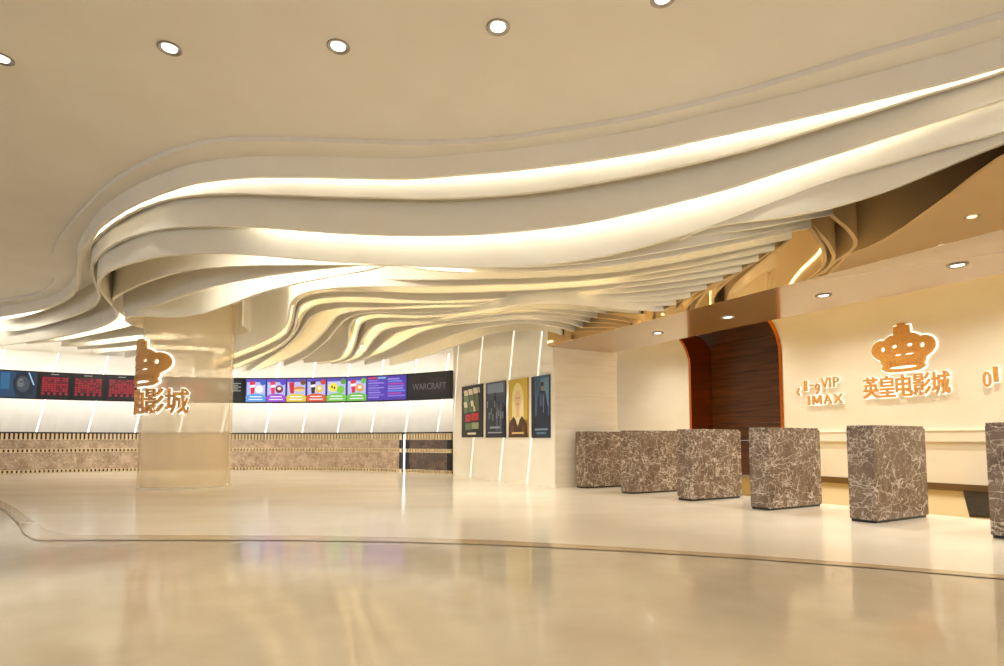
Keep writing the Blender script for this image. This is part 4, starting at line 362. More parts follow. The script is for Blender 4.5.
# let both run on past the frame
rim_ext = [(RIM[0][0] - 4.5, RIM[0][1] + 1.2)] + list(RIM) + [(RIM[-1][0] + 1.6, RIM[-1][1] - 1.1)]
lip = MB()
ri = rim_ext; ro = offset(ri, -0.44)
edge_ext = [(EDGE[0][0] - 4.5, EDGE[0][1] + 1.2)] + list(EDGE)
nseg = 140
pr = [at_s(rim_ext, k / nseg) for k in range(nseg + 1)]
pe = [at_s(edge_ext, k / nseg) for k in range(nseg + 1)]
for i in range(nseg):
    z0 = CEIL - 0.05
    lip.quad((*pr[i + 1], z0), (*pr[i], z0), (*pe[i], z0), (*pe[i + 1], z0))
    lip.quad((*pr[i], CEIL), (*pr[i], z0), (*pr[i + 1], z0), (*pr[i + 1], CEIL))
lip.build('ceiling_lip', M_ceil, ceiling, smooth=True)

wave = tag(empty('wave_ceiling', (-1, 8, CEIL)), 'sculpted cream ceiling of flowing wavy fins glowing with hidden warm light', 'ceiling feature')
def add_fin(path3, led_rngs=None, led_h=0.07, lm=None, th=0.04, top=CEIL - 0.002, strip=True, name='fin'):
    p2 = [(p[0], p[1]) for p in path3]; zb = [p[2] for p in path3]
    o = sheet(p2, zb, top, th).build(name, M_fin, None, smooth=True, angle=50)
    parent_keep(o, wave)
    for led_rng in (led_rngs or ()):
        n = len(p2); a = int(led_rng[0] * (n - 1)); b = int(led_rng[1] * (n - 1))
        sp = offset(p2, -(th / 2 + 0.008))[a:b + 1]; zz = zb[a:b + 1]
        m = MB()
        f = offset(sp, 0.004); k_ = offset(sp, -0.004)
        for i in range(len(sp)):
            m.v += [(*f[i], zz[i] + led_h), (*k_[i], zz[i] + led_h), (*k_[i], zz[i] + led_h + 0.024), (*f[i], zz[i] + led_h + 0.024)]
        for i in range(len(sp) - 1):
            A_, B_ = 4 * i, 4 * i + 4
            for p, q in ((0, 1), (1, 2), (2, 3), (3, 0)): m.f.append((A_ + p, A_ + q, B_ + q, B_ + p)); m.m.append(0)
        l = m.build('light_strip', lm or M_led, o)
    return o
def parent_keep(o, p):
    o.parent = p
    o.matrix_parent_inverse = Matrix.Translation(p.location).inverted()
fascia = [(x, y, 3.645) for x, y in edge_ext]
add_fin(fascia, [(0.0, 1.0)], 0.12, name='edge_fascia')
LEDS = {'D': [(0.60, 1.0)], 'E': [(0.08, 0.30), (0.56, 0.75)], 'G': [(0.3, 1)], 'H': [(0.60, 1.0)], 'Ma': [(0, 1)], 'Mc': [(0, 1)]}
for k, p in FINS.items():
    if k in LEDS or k in 'CF':
        add_fin(p, LEDS.get(k), {'D': 0.2, 'E': 0.16, 'G': 0.2}.get(k, 0.18))
    elif k in ('Kc', 'Ke', 'Kg', 'Ki', 'Kl', 'Kn', 'Kp', 'Kr'):
        add_fin(p, [(0.02, 0.6 if k == 'Kr' else 0.9)], 0.16, M_led3)
    else:
        add_fin(p)

# small spotlights added between the fins to brighten the floor and counter
def fin_fill_spot(x, y, z):
    root = empty('spotlight', (x, y, z))
    m = MB(); m.lathe([(0.035, 0.10), (0.035, 0.0), (0.028, -0.004), (0.028, 0.0)], 12); m.build('housing', M_steel, root)
    m = MB(); m.lathe([(0.028, -0.001), (0.0001, -0.001)], 12); m.build('lens', M_lens, root)
    l = bpy.data.lights.new('fill_spot_lamp', 'SPOT'); l.energy = 54; l.color = (1, 0.97, 0.91); l.spot_size = math.radians(112); l.spot_blend = 1.0; l.shadow_soft_size = 0.05
    o = bpy.data.objects.new('fill_spot_lamp', l); COL.objects.link(o); o.parent = root; o.location = (0, 0, -0.02)
    m = MB(); m.box(-0.01, 0.01, -0.01, 0.01, 0.10, CEIL - z); m.build('stem', M_steel, root)
    tag(root, 'small fill spotlight added out of sight between the wavy ceiling fins', 'spotlight', 'added spotlights between the fins')
for k, fr in (('Kd', (.4,)), ('Kf', (.18, .36)), ('Kh', (.12,)), ('Ki', (.8,)), ('Kk', (.12, .35)), ('Kn', (.3, .65)), ('Kq', (.35, .75)), ('Kr', (.2, .7)), ('Mb', (.3,)), ('Md', (.2, .6)), ('F', (.15, .4))):
    p = FINS[k]
    q = offset([(a[0], a[1]) for a in p], -0.09)
    for f in fr:
        i = int(f * (len(p) - 1))
        fin_fill_spot(q[i][0], q[i][1], p[i][2] + 0.09)

# ------------------------------------------------------------------ turnstile hall: soffit, mirror fascia, walls
m = MB(); m.ntbox(MIRROR_N + 0.004, 7.16, -8.5, 3.0, SOF, SOF + 0.06)
tag(m.build('ceiling_soffit', M_soffit), 'low glossy brown soffit above the row of marble blocks', 'soffit', kind='structure')
m = MB(); m.ntbox(MIRROR_N, MIRROR_N + 0.003, -8.5, 3.0, SOF, CEIL)
tag(m.build('wall_mirror', M_bronze), 'bronze mirror band above the soffit reflecting the wavy fins', 'mirror', kind='structure')
m = MB(); m.ntbox(7.10, 7.16, -8.6, 3.0, SOF + 0.06, CEIL)
tag(m.build('wall_upstand', M_hall), 'cream upstand hidden behind the soffit', 'wall', kind='structure')
m = MB(); m.ntbox(7.16, 14.2, -14, 3.0, 3.75, 3.85)
tag(m.build('ceiling_hall', M_ceil), 'pale ceiling over the hall behind the marble blocks', 'ceiling', kind='structure')

# return wall of stone slabs at the left end of the hall
wr = tag(empty('wall_return', nt(5.9, -8.6)), 'cream stone slab wall between the posters and the hall', 'wall', kind='structure')
zs = [0.0, 0.62, 1.06, 1.66, 2.26, SOF]
for i in range(len(zs) - 1):
    m = MB(); m.ntbox(5.82, 7.26, -8.8, -8.5, zs[i] + (0.001 if i else 0), zs[i + 1] - 0.001)
    parent_keep(m.build('slab', M_tile, ), wr)
m = MB(); m.ntbox(5.85, 7.25, -8.78, -8.52, SOF, CEIL); parent_keep(m.build('slab_core', M_tile), wr)

# sign wall with a cove at the top, split by a dark niche
def cove_wall(name, t0, t1, label):
    prof = [(HALL_N, 0.0), (HALL_N, 2.72)]
    R_ = 0.75
    for k in range(1, 11):
        a = math.radians(90 * k / 10)
        prof.append((HALL_N - R_ * (1 - math.cos(a)), 2.72 + R_ * 1.15 * math.sin(a)))
    prof += [(HALL_N - 0.9, 3.585), (HALL_N - 0.9, 3.75), (HALL_N + 0.3, 3.75), (HALL_N + 0.3, 0.0)]
    m = MB()
    for i in range(len(prof)):
        a, b = prof[i], prof[(i + 1) % len(prof)]
        m.quad(nt(a[0], t1, a[1]), nt(b[0], t1, b[1]), nt(b[0], t0, b[1]), nt(a[0], t0, a[1]))
    m.poly([nt(p[0], t1, p[1]) for p in reversed(prof)])
    m.poly([nt(p[0], t0, p[1]) for p in prof])
    o = m.build(name, M_hall, smooth=True, angle=30)
    return tag(o, label, 'wall', kind='structure'), prof
NL, NR = -10.42, -7.80
wl, prof = cove_wall('wall_left_hall', -14.0, NL, 'plain cream wall left of the dark wood niche')
ws, prof = cove_wall('wall_sign', NR, 3.0, 'cream wall carrying the gold crown logo and signs')
# copper edges follow the wall profile
def jamb(name, t, side, label):
    m = MB()
    pf = [p for p in prof[:12]]
    w = 0.07
    for i in range(len(pf) - 1):
        a, b = pf[i], pf[i + 1]
        ta, tb = (t, t + side * w) if side > 0 else (t + side * w, t)
        def P(p, d, tt): 
            return nt(p[0] - 0.02 + d, tt, p[1] - (0.02 if i > 2 else 0) + 0)
        m.quad(P(a, 0, ta), P(a, 0, tb), P(b, 0, tb), P(b, 0, ta))
        m.quad(P(a, 0, t + side * w), P(a, 0.9, t + side * w), P(b, 0.9, t + side * w), P(b, 0, t + side * w))
        m.quad(P(a, 0, t), P(a, 0.05, t), P(b, 0.05, t), P(b, 0, t))
    return tag(m.build(name, M_copper, smooth=True, angle=35), label, 'trim', kind='structure')
jamb('trim_1', NL, 1, 'copper edge on the left side of the dark niche')
jamb('trim_2', NR, -1, 'copper edge on the right side of the dark niche')
wn = tag(empty('wall_niche', nt(12.2, -9.0)), 'dark walnut panelled back of the niche', 'wall', kind='structure')
for i in range(9):
    m = MB(); m.ntbox(12.05, 12.2, NL - 0.35, NR + 0.35, i * 0.42 + 0.002, i * 0.42 + 0.418)
    parent_keep(m.build('plank', M_wood, bevel=0.003), wn)
# wainscot band and baseboards on the hall walls
for i, (t0, t1, lb) in enumerate(((NR + 0.02, 3.0, 'pale ledge band running along the sign wall'), (-14.0, NL - 0.02, 'pale ledge band on the wall left of the niche'))):
    m = MB(); m.ntbox(HALL_N - 0.05, HALL_N, t0, t1, 0.82, 1.0); m.ntbox(HALL_N - 0.065, HALL_N, t0, t1, 1.0, 1.02)
    tag(m.build('trim_%d' % (i + 3), M_hall, bevel=0.004), lb, 'trim', kind='structure')
    m = MB(); m.ntbox(HALL_N - 0.03, HALL_N, t0, t1, 0.002, 0.12)
    tag(m.build('baseboard_' + ('sign', 'left')[i], mat('brown skirting', srgb(110, 80, 40), 0.3)), ('brown skirting at the foot of the sign wall', 'brown skirting left of the niche')[i], 'baseboard', kind='structure')

# ------------------------------------------------------------------ poster wall (curved, slanted light strips)
PW = [(0.95, 10.25), (0.52, 10.95), (0.1, 11.6), (-0.32, 12.25), (-0.64, 12.76), (-0.93, 13.25), (-1.16, 13.75), (-1.23, 14.25), (-1.18, 14.9), (-1.05, 15.9)]
def path_pos(path, s):
    for a, b in zip(path, path[1:]):
        d = math.dist(a, b)
        if s <= d or (a, b) == (path[-2], path[-1]):
            k = s / d
            u = ((b[0] - a[0]) / d, (b[1] - a[1]) / d)
            return (a[0] + (b[0] - a[0]) * k, a[1] + (b[1] - a[1]) * k), u
        s -= d
def pw(s, off, z):
    """point on the poster wall: s metres from its near corner, off metres proud towards the viewer"""
    p, u = path_pos(PW, s)
    p1, u1 = path_pos(PW, max(0, s - 0.15)); p2, u2 = path_pos(PW, s + 0.15)
    ux, uy = u1[0] + u2[0], u1[1] + u2[1]; l = math.hypot(ux, uy); ux /= l; uy /= l
    return (p[0] - uy * off * 1.0, p[1] + ux * off * 1.0, z) if (-uy * -1 + 0) > 0 and False else (p[0] - uy * off, p[1] + ux * off, z)
# the viewer stands on the left of the direction of travel (corner -> back), so proud = left-hand normal
def pw_panel(m, s0, s1, z0, z1, lean, o0, o1, seg=4):
    for k in range(seg):
        a = s0 + (s1 - s0) * k / seg; b = s0 + (s1 - s0) * (k + 1) / seg
        q = lambda s, o, z: pw(max(0.0, s - lean * z), o, z)
        m.box8([q(b, o1, z0), q(a, o1, z0), q(a, o0, z0), q(b, o0, z0), q(b, o1, z1), q(a, o1, z1), q(a, o0, z1), q(b, o0, z1)])
wp = tag(empty('wall_poster', (0.5, 11, 0)), 'curved cream panel wall with slanted light strips behind the posters', 'wall', kind='structure')
strip_s = [0.90, 1.88, 3.12, 4.35]
LEAN = 0.18
edges = [0.02] + strip_s + [5.9]
for i in range(len(edges) - 1):
    for (z0, z1) in ((0.0, 1.05), (1.05, 2.1), (2.1, 3.2)):
        m = MB()
        a = edges[i] + (0.03 if i else 0.0); b = edges[i + 1] - 0.03
        seg = 4
        for k in range(seg):
            qa = a + (b - a) * k / seg; qb = a + (b - a) * (k + 1) / seg
            def q(s, o, z, first=(i == 0)):
                o -= 0.06
                return pw(max(0.0, s - LEAN * z * (0 if (first and s < 0.1) else 1)), o, z)
            g0, g1 = z0 + 0.0015, z1 - 0.0015
            m.box8([q(qb, 0.0, g0), q(qa, 0.0, g0), q(qa, 0.06, g0), q(qb, 0.06, g0), q(qb, 0.0, g1), q(qa, 0.0, g1), q(qa, 0.06, g1), q(qb, 0.06, g1)])
        parent_keep(m.build('panel', M_cream, smooth=True, angle=30), wp)
for s in strip_s:
    m = MB()
    for k in range(6):
        z0, z1 = 3.2 * k / 6, 3.2 * (k + 1) / 6
        q = lambda s_, o, z: pw(s_ - LEAN * z, o - 0.06, z)
        m.box8([q(s + 0.004, 0.01, z0), q(s - 0.028, 0.01, z0), q(s - 0.028, 0.02, z0), q(s + 0.004, 0.02, z0), q(s + 0.004, 0.01, z1), q(s - 0.028, 0.01, z1), q(s - 0.028, 0.02, z1), q(s + 0.004, 0.02, z1)])
    parent_keep(m.build('light_strip', M_ledw), wp)
m = MB()
for k in range(24):
    a = 5.95 * k / 24; b = 5.95 * (k + 1) / 24
    m.box8([pw(b, -0.25, 0), pw(a, -0.25, 0), pw(a, -0.06, 0), pw(b, -0.06, 0), pw(b, -0.25, CEIL), pw(a, -0.25, CEIL), pw(a, -0.06, CEIL), pw(b, -0.06, CEIL)])
parent_keep(m.build('wall_core', M_cream, smooth=True, angle=30), wp)

# posters: printed sheet on a thin backing board, drawn in board coordinates (u 0..1, v 0..1)
def ell(cx, cy, rx, ry, n=20, a0=0, a1=360):
    return [(cx + rx * math.cos(math.radians(a0 + (a1 - a0) * k / n)), cy + ry * math.sin(math.radians(a0 + (a1 - a0) * k / n))) for k in range(n if a1 - a0 == 360 else n + 1)]
def rect(x0, y0, x1, y1, sk=0.0):
    return [(x0, y0), (x1, y0), (x1 + sk, y1), (x0 + sk, y1)]
PM = {}
def ink(r, g, b):
    k = (r, g, b)
    if k not in PM: PM[k] = mat('ink %d %d %d' % k, srgb(r, g, b), 0.35)
    return PM[k]
def poster(s0, s1, z0, z1, bgc, shapes, label):
    root = tag(empty('movie_poster', pw((s0 + s1) / 2, 0.01, z0)), label, 'poster', 'posters on the curved cream wall')
    def P(u, v, o): return Vector(pw(s1 + (s0 - s1) * u, 0.004 + o, z0 + (z1 - z0) * v))
    m = MB()
    for k in range(3):
        a, b = k / 3, (k + 1) / 3
        m.box8([P(a, 0, 0), P(b, 0, 0), P(b, 0, 0.02), P(a, 0, 0.02)][::-1] + [P(a, 1, 0), P(b, 1, 0), P(b, 1, 0.02), P(a, 1, 0.02)][::-1])
    parent_keep(m.build('board', ink(*bgc)), root)
    mats = []; m = MB()
    for i, (c, pts) in enumerate(shapes):
        mm = ink(*c)
        if mm not in mats: mats.append(mm)
        m.poly([P(min(1, max(0, u)), min(1, max(0, v)), 0.022 + 0.0004 * i) for u, v in pts], mats.index(mm))
    parent_keep(m.build('print', mats), root)
rnd = random.Random(5)
p1 = []
for r_, (v, c) in enumerate(((.80, (222, 214, 190)), (.68, (120, 140, 96)), (.57, (226, 218, 196)), (.46, (214, 204, 180)))):
    x = .14
    while x < .84:
        w = rnd.uniform(.10, .24); x1 = min(x + w, .88)
        p1.append((c if rnd.random() > .3 else (92, 112, 74), rect(x, v + .05 * x, x1, v + .10 + .05 * x1, -.03))); x += w + .03
p1 += [((196, 20, 34), rect(.2, .30, .46, .44, .02)), ((206, 24, 40), rect(.5, .32, .82, .46, .02)), ((120, 10, 20), rect(.3, .36, .7, .40)), ((96, 118, 78), rect(.2, .14, .5, .27)), ((150, 160, 120), rect(.52, .16, .84, .28)), ((226, 220, 206), rect(.32, .05, .72, .09))]
p2 = [((60, 72, 96), rect(0, .55, 1, 1)), ((120, 138, 164), rect(.1, .8, .9, .97)), ((30, 36, 52), rect(0, 0, 1, .35))]
for i in range(9):
    cx = .1 + .1 * i; hgt = .45 + .3 * rnd.random()
    c = rnd.choice(((22, 26, 38), (38, 46, 66), (80, 92, 116), (14, 16, 26)))
    p2 += [(c, rect(cx - .06, .12, cx + .06, hgt)), (c, ell(cx, hgt + .03, .045, .04, 10)), ((150, 164, 184), rect(cx - .02, hgt - .2, cx + .01, hgt - .08))]
p2 += [((176, 186, 200), rect(.15, .08, .85, .10)), ((150, 160, 176), rect(.25, .16, .75, .20))]
p3 = [((206, 176, 60), rect(0, .3, 1, 1)), ((232, 222, 150), ell(.5, .66, .3, .27, 22)), ((240, 228, 172), rect(.2, .22, .8, .62)), ((234, 196, 156), ell(.5, .64, .17, .16, 20)), ((234, 190, 150), rect(.42, .34, .58, .52)), ((60, 44, 36), ell(.43, .67, .03, .012, 8)), ((60, 44, 36), ell(.57, .67, .03, .012, 8)), ((196, 96, 84), ell(.5, .565, .045, .013, 10)), ((214, 170, 132), rect(.485, .60, .515, .66)),
      ((70, 44, 26), [(0, 0), (1, 0), (.95, .24), (.72, .36), (.6, .3), (.5, .16), (.4, .3), (.28, .36), (.05, .24)]), ((110, 66, 34), rect(.15, .04, .3, .2)), ((110, 66, 34), rect(.7, .04, .85, .2)), ((220, 190, 120), rect(.2, .06, .8, .09))]
p4 = [((46, 84, 122), rect(.2, .35, 1, 1)), ((88, 132, 168), rect(.55, .5, .95, .95)), ((20, 34, 60), [(.25, 0), (.95, 0), (.9, .5), (.78, .74), (.5, .76), (.36, .6)]), ((40, 66, 104), rect(.45, .5, .75, .72)), ((150, 120, 110), ell(.62, .81, .075, .06, 14)), ((24, 28, 44), ell(.62, .86, .085, .035, 14)), ((120, 150, 180), rect(.2, .12, .9, .15)), ((80, 120, 160), rect(.3, .06, .8, .09)), ((70, 96, 130), rect(.5, .52, .56, .7)), ((110, 130, 150), rect(.66, .4, .7, .68))]
poster(2.52, 3.51, 0.91, 2.08, (18, 18, 20), p1, 'black poster with slanted cream and red lettering blocks, nearest the counter')
poster(1.61, 2.39, 0.90, 2.07, (34, 40, 54), p2, 'dark blue poster crowded with standing figures, beside the black one')
poster(0.83, 1.50, 0.90, 2.06, (168, 132, 36), p3, 'yellow poster showing a blond figure in brown leather')
poster(0.12, 0.71, 0.89, 2.05, (18, 28, 48), p4, 'blue poster with a dark armoured figure, nearest the wall corner')

# ------------------------------------------------------------------ curved back wall with slanted light strips
wb = tag(empty('wall_back', (-7, 17.6, 0)), 'curved cream panel wall with slanted light strips behind the counter', 'wall', kind='structure')
RW = 10.6
sl = [-58.6, -52.3, -46, -39.8, -33.5, -27.2, -21.0, -14.7, -8.3, -1.2, 5.0, 11.2, 17.3, 23.6, 29.6, 35.5]
DEG = 180 / math.pi / RW
for i in range(len(sl) - 1):
    m = MB(); a = sl[i] + 0.12; b = sl[i + 1] - 0.05; seg = 3
    for k in range(seg):
        qa = a + (b - a) * k / seg; qb = a + (b - a) * (k + 1) / seg
        # each panel swings forward a little towards its right edge
        ra = RW - 0.05 - 0.05 * k / seg; rb = RW - 0.05 - 0.05 * (k + 1) / seg
        def q(ang, r, z): return arc(r, ang + LEAN * (z - 1.4) * DEG) + (z,)
        m.box8([q(qa, ra, 0), q(qb, rb, 0), q(qb, RW, 0), q(qa, RW, 0), q(qa, ra, 3.3), q(qb, rb, 3.3), q(qb, RW, 3.3), q(qa, RW, 3.3)])
    parent_keep(m.build('panel', M_cream, smooth=True, angle=30), wb)
for a in sl:
    m = MB()
    def q(ang, r, z): return arc(r, ang + LEAN * (z - 1.4) * DEG) + (z,)
    m.box8([q(a - 0.05, RW - 0.03, 0), q(a + 0.11, RW - 0.03, 0), q(a + 0.11, RW, 0), q(a - 0.05, RW, 0), q(a - 0.05, RW - 0.03, 3.3), q(a + 0.11, RW - 0.03, 3.3), q(a + 0.11, RW, 3.3), q(a - 0.05, RW, 3.3)])
    parent_keep(m.build('light_strip', M_ledw), wb)
m = MB(); m.arcbox(RW, RW + 0.2, -62, 36.5, 0, CEIL, 40)
parent_keep(m.build('wall_core', M_cream, smooth=True, angle=20), wb)

# ------------------------------------------------------------------ service counter
def counter(a0, a1, label, stone, ends):
    root = tag(empty('service_counter', arc(9.25, (a0 + a1) / 2) + (0,)), label, 'counter')
    seg = max(4, int((a1 - a0) / 2))
    R0 = 9.25
    def add(mb, name, mt, **k):
        o = mb.build(name, mt, **k); parent_keep(o, root); return o
    m = MB(); m.arcbox(R0 + 0.05, R0 + 0.55, a0, a1, 0.0, 1.02, seg); add(m, 'body', M_shadow)
    m = MB(); m.arcbox(R0 - 0.02, R0 + 0.62, a0, a1, 1.02, 1.055, seg); add(m, 'worktop', M_dark)
    m = MB(); m.arcbox(R0 + 0.01, R0 + 0.06, a0 + ends, a1 - ends, 0.62, 0.86, seg); add(m, 'stone_panel', stone)
    m = MB(); m.arcbox(R0 + 0.01, R0 + 0.06, a0 + ends, a1 - ends, 0.085, 0.53, seg); add(m, 'stone_panel', stone)
    pitch = 0.56
    n = int((a1 - a0) / pitch)
    for nm, z0, z1, w in (('upper_slats', 0.865, 1.02, 0.27), ('middle_studs', 0.54, 0.61, 0.26), ('lower_studs', 0.01, 0.075, 0.26)):
        m = MB()
        for k in range(n):
            c = a0 + (k + 0.5) * (a1 - a0) / n
            m.arcbox(R0 - 0.015, R0 + 0.06, c - pitch * w, c + pitch * w, z0, z1, 1)
        add(m, nm, M_gold)['kind'] = 'stuff'
    for nm, z0, z1 in (('rail', 0.525, 0.54), ('rail', 0.61, 0.622), ('rail', 0.855, 0.866), ('rail', 0.0, 0.01), ('rail', 0.075, 0.086)):
        m = MB(); m.arcbox(R0 - 0.005, R0 + 0.06, a0, a1, z0, z1, seg); add(m, nm, M_gold)
    if ends > 0.2:
        for s_ in (a0 + 0.05, a1 - ends):
            for z0, z1 in ((0.62, 0.86), (0.085, 0.53)):
                m = MB(); m.arcbox(R0 + 0.005, R0 + 0.06, s_, s_ + ends - 0.05, z0, z1, 1); add(m, 'end_panel', M_dark)
    return root
counter(-56, 27.9, 'long curved counter of brown marble with gold slats under the screens', M_marble2, 0.45)
counter(28.6, 38.3, 'short dark marble counter section with gold slats beside the poster wall', M_marble3, 0.9)
m = MB(); m.arcbox(9.30, 9.34, 28.1, 28.4, 0.0, 1.0, 1)
tag(m.build('gap_light', M_ledw), 'bright vertical light line between the two counter sections', 'light')

# ------------------------------------------------------------------ screen ribbon above the counter
RR = 9.65
rib = tag(empty('display_ribbon', arc(RR, -1) + (1.93,)), 'long curved black band of display screens hung above the counter', 'display')
m = MB(); m.arcbox(RR, RR + 0.12, -54, 36.0, 1.93, 2.67, 60)
parent_keep(m.build('housing', M_dark, smooth=True, angle=30), rib)
for a in range(-50, 30, 8):
    m = MB(); m.arcbox(RR + 0.12, RW - 0.13, a - 0.1, a + 0.1, 2.2, 2.3, 1)
    parent_keep(m.build('bracket', M_steel), rib)
m = MB(); m.arcbox(RR + 0.13, RR + 0.16, -54, 35.6, 2.60, 2.66, 60)  # unseen glowing strips added behind the ribbon to brighten the back wall
parent_keep(m.build('added_wash_strip', M_led2, smooth=True, angle=30), rib)
m = MB(); m.arcbox(RR + 0.13, RR + 0.16, -54, 35.6, 1.94, 2.0, 60)
parent_keep(m.build('added_wash_strip', M_led2, smooth=True, angle=30), rib)
SM = {}
def glow(r, g, b, s=1.0):
    k = (r, g, b)
    if k not in SM: SM[k] = mat('screen %d %d %d' % k, (0.01, 0.01, 0.01, 1), 0.3, emit=srgb(r, g, b), strength=s)
    return SM[k]
def flat(a0, a1, u, o):
    (x0, y0), (x1, y1) = arc(RR - o, a0), arc(RR - o, a1)
    return (x0 + (x1 - x0) * u, y0 + (y1 - y0) * u)
def screen(a0, a1, bgc, shapes, z0=1.965, z1=2.635, label=None):
    mats = [glow(*bgc)]; m = MB()
    def P(u, v, o): return flat(a0, a1, u, 0.012 + o) + (z0 + (z1 - z0) * v,)
    sg = max(2, int((a1 - a0) / 1.5))
    for k in range(sg):
        m.quad(P(k / sg, 0, 0), P((k + 1) / sg, 0, 0), P((k + 1) / sg, 1, 0), P(k / sg, 1, 0))
        m.quad(P(k / sg, 0, -.012), P((k + 1) / sg, 0, -.012), P((k + 1) / sg, 0, 0), P(k / sg, 0, 0))
        m.quad(P(k / sg, 1, 0), P((k + 1) / sg, 1, 0), P((k + 1) / sg, 1, -.012), P(k / sg, 1, -.012))
    for i, (c, pts) in enumerate(shapes):
        g = glow(*c)
        if g not in mats: mats.append(g)
        m.poly([P(u, v, 0.001 + 0.0003 * i) for u, v in pts], mats.index(g))
    o = m.build('screen', mats); parent_keep(o, rib)
    if label: o['label'] = label
    return o
rnd = random.Random(11)
# blue film still with a hooded face in profile
sh = [((24, 62, 92), rect(0, 0, .45, 1)), ((40, 92, 128), rect(.08, .3, .3, .95)), ((16, 30, 46), ell(.66, .5, .28, .5, 22)), ((58, 66, 74), ell(.64, .52, .17, .32, 20)), ((96, 100, 104), ell(.58, .55, .08, .2, 14)), ((20, 24, 30), ell(.6, .60, .05, .03, 8)), ((30, 32, 38), ell(.57, .38, .05, .02, 8)), ((150, 190, 214), [(.76, .98), (.8, .98), (.94, .5), (.9, .5)])]
screen(-38.2, -33.5, (20, 44, 66), sh, label='blue film still of a hooded face')
screen(-45.5, -38.5, (14, 34, 54), [((40, 80, 110), rect(.2, .2, .8, .9))])
# red session tables
def seats():
    s = [((150, 150, 146), rect(.35, .94, .62, .97))]
    for r_ in range(7):
        for c_ in range(9):
            u = .06 + c_ * .1; v = .84 - r_ * .085
            s.append(((150, 26, 40) if rnd.random() > .25 else (104, 16, 28), rect(u, v - .068, u + .088, v)))
    for c_ in range(9):
        if c_ % 2 == 0:
            u = .06 + c_ * .1; s.append(((150, 26, 40), rect(u, .13, u + .09, .24)))
    return s
for a0, a1 in ((-33.1, -29.4), (-28.9, -24.9), (-24.3, -20.2), (-19.3, -14.9), (-14.2, -9.2)):
    screen(a0, a1, (12, 9, 10), seats())
s = [((150, 146, 136), rect(.1 + .02 * (k % 3), .78 - k * .08, .95 - .1 * (k % 2), .82 - k * .08)) for k in range(5)]
screen(-8.3, -3.6, (14, 12, 13), s)
# six snack menu boards
boards = (((88, 150, 214), (214, 40, 60), (232, 236, 244), (40, 90, 190)), ((150, 72, 196), (220, 50, 90), (120, 30, 60), (90, 60, 190)), ((214, 190, 60), (196, 34, 44), (206, 120, 60), (120, 70, 40)), ((206, 84, 44), (60, 30, 30), (232, 180, 70), (200, 60, 40)), ((116, 186, 66), (240, 214, 70), (120, 190, 60), (90, 150, 40)), ((106, 178, 62), (212, 40, 50), (220, 150, 60), (110, 180, 60)))
bx_ = [-3.0, 0.55, 4.1, 7.75, 11.45, 15.3, 19.2]
for i, (band, p_, q_, bubble) in enumerate(boards):
    s = [((176, 180, 226), rect(.04, .22, .96, .86)), ((84, 72, 168), rect(.0, .86, 1, 1)), (band, rect(0, 0, 1, .2)), (band, ell(.5, .19, .52, .16, 18)), ((236, 236, 240), rect(.2, .20, .8, .24)), ((226, 226, 236), rect(.15, .08, .85, .12)), (bubble, ell(.84, .84, .14, .12, 14))]
    if i in (0, 1, 3, 5):
        s += [(p_, [(.18, .86), (.46, .9), (.42, .36), (.26, .34)]), ((240, 240, 244), [(.2, .72), (.45, .75), (.44, .64), (.215, .61)])]
        s += [(q_, ell(.66, .55, .2, .17, 16)), ((250, 236, 200), ell(.66, .58, .1, .07, 10))]
    elif i == 2:
        s += [(p_, [(.12, .84), (.4, .86), (.38, .36), (.2, .36)]), (q_, ell(.66, .56, .28, .1, 16)), ((226, 190, 120), ell(.66, .5, .28, .06, 14))]
    else:
        s += [(p_, ell(.32, .6, .24, .2, 16)), ((60, 60, 30), ell(.27, .62, .05, .06, 8)), ((60, 60, 30), ell(.4, .58, .05, .06, 8)), (q_, ell(.72, .5, .2, .17, 16))]
    screen(bx_[i] + 0.06, bx_[i + 1] - 0.06, (70, 60, 160), s, label=('blue snack menu with a red cup', 'purple snack menu with pink cups', 'yellow snack menu with a hot dog', 'orange snack menu with a dark cup', 'green snack menu with round snacks', 'green snack menu with a red cup')[i])
s = []
for r_ in range(8):
    s.append(((150, 130, 206) if r_ % 2 else (124, 104, 196), rect(.06, .80 - r_ * .1, .06 + rnd.uniform(.5, .88), .85 - r_ * .1)))
s += [((206, 50, 60), rect(.06, .9, .5, .97)), ((120, 180, 220), rect(.55, .9, .95, .97))]
screen(19.25, 23.1, (76, 56, 160), s, label='purple price list')
s = []
for r_ in range(8):
    s.append((((150, 130, 206), (90, 130, 214), (170, 60, 150), (130, 110, 200))[r_ % 4], rect(.05, .84 - r_ * .1, .05 + rnd.uniform(.55, .9), .9 - r_ * .1)))
screen(23.1, 27.0, (72, 54, 156), s, label='purple and blue price list')
screen(27.3, 35.9, (16, 13, 13), [((26, 22, 22), rect(.0, .3, .3, 1)), ((30, 24, 22), rect(.55, .2, .9, .8))], label='black screen with grey title lettering')

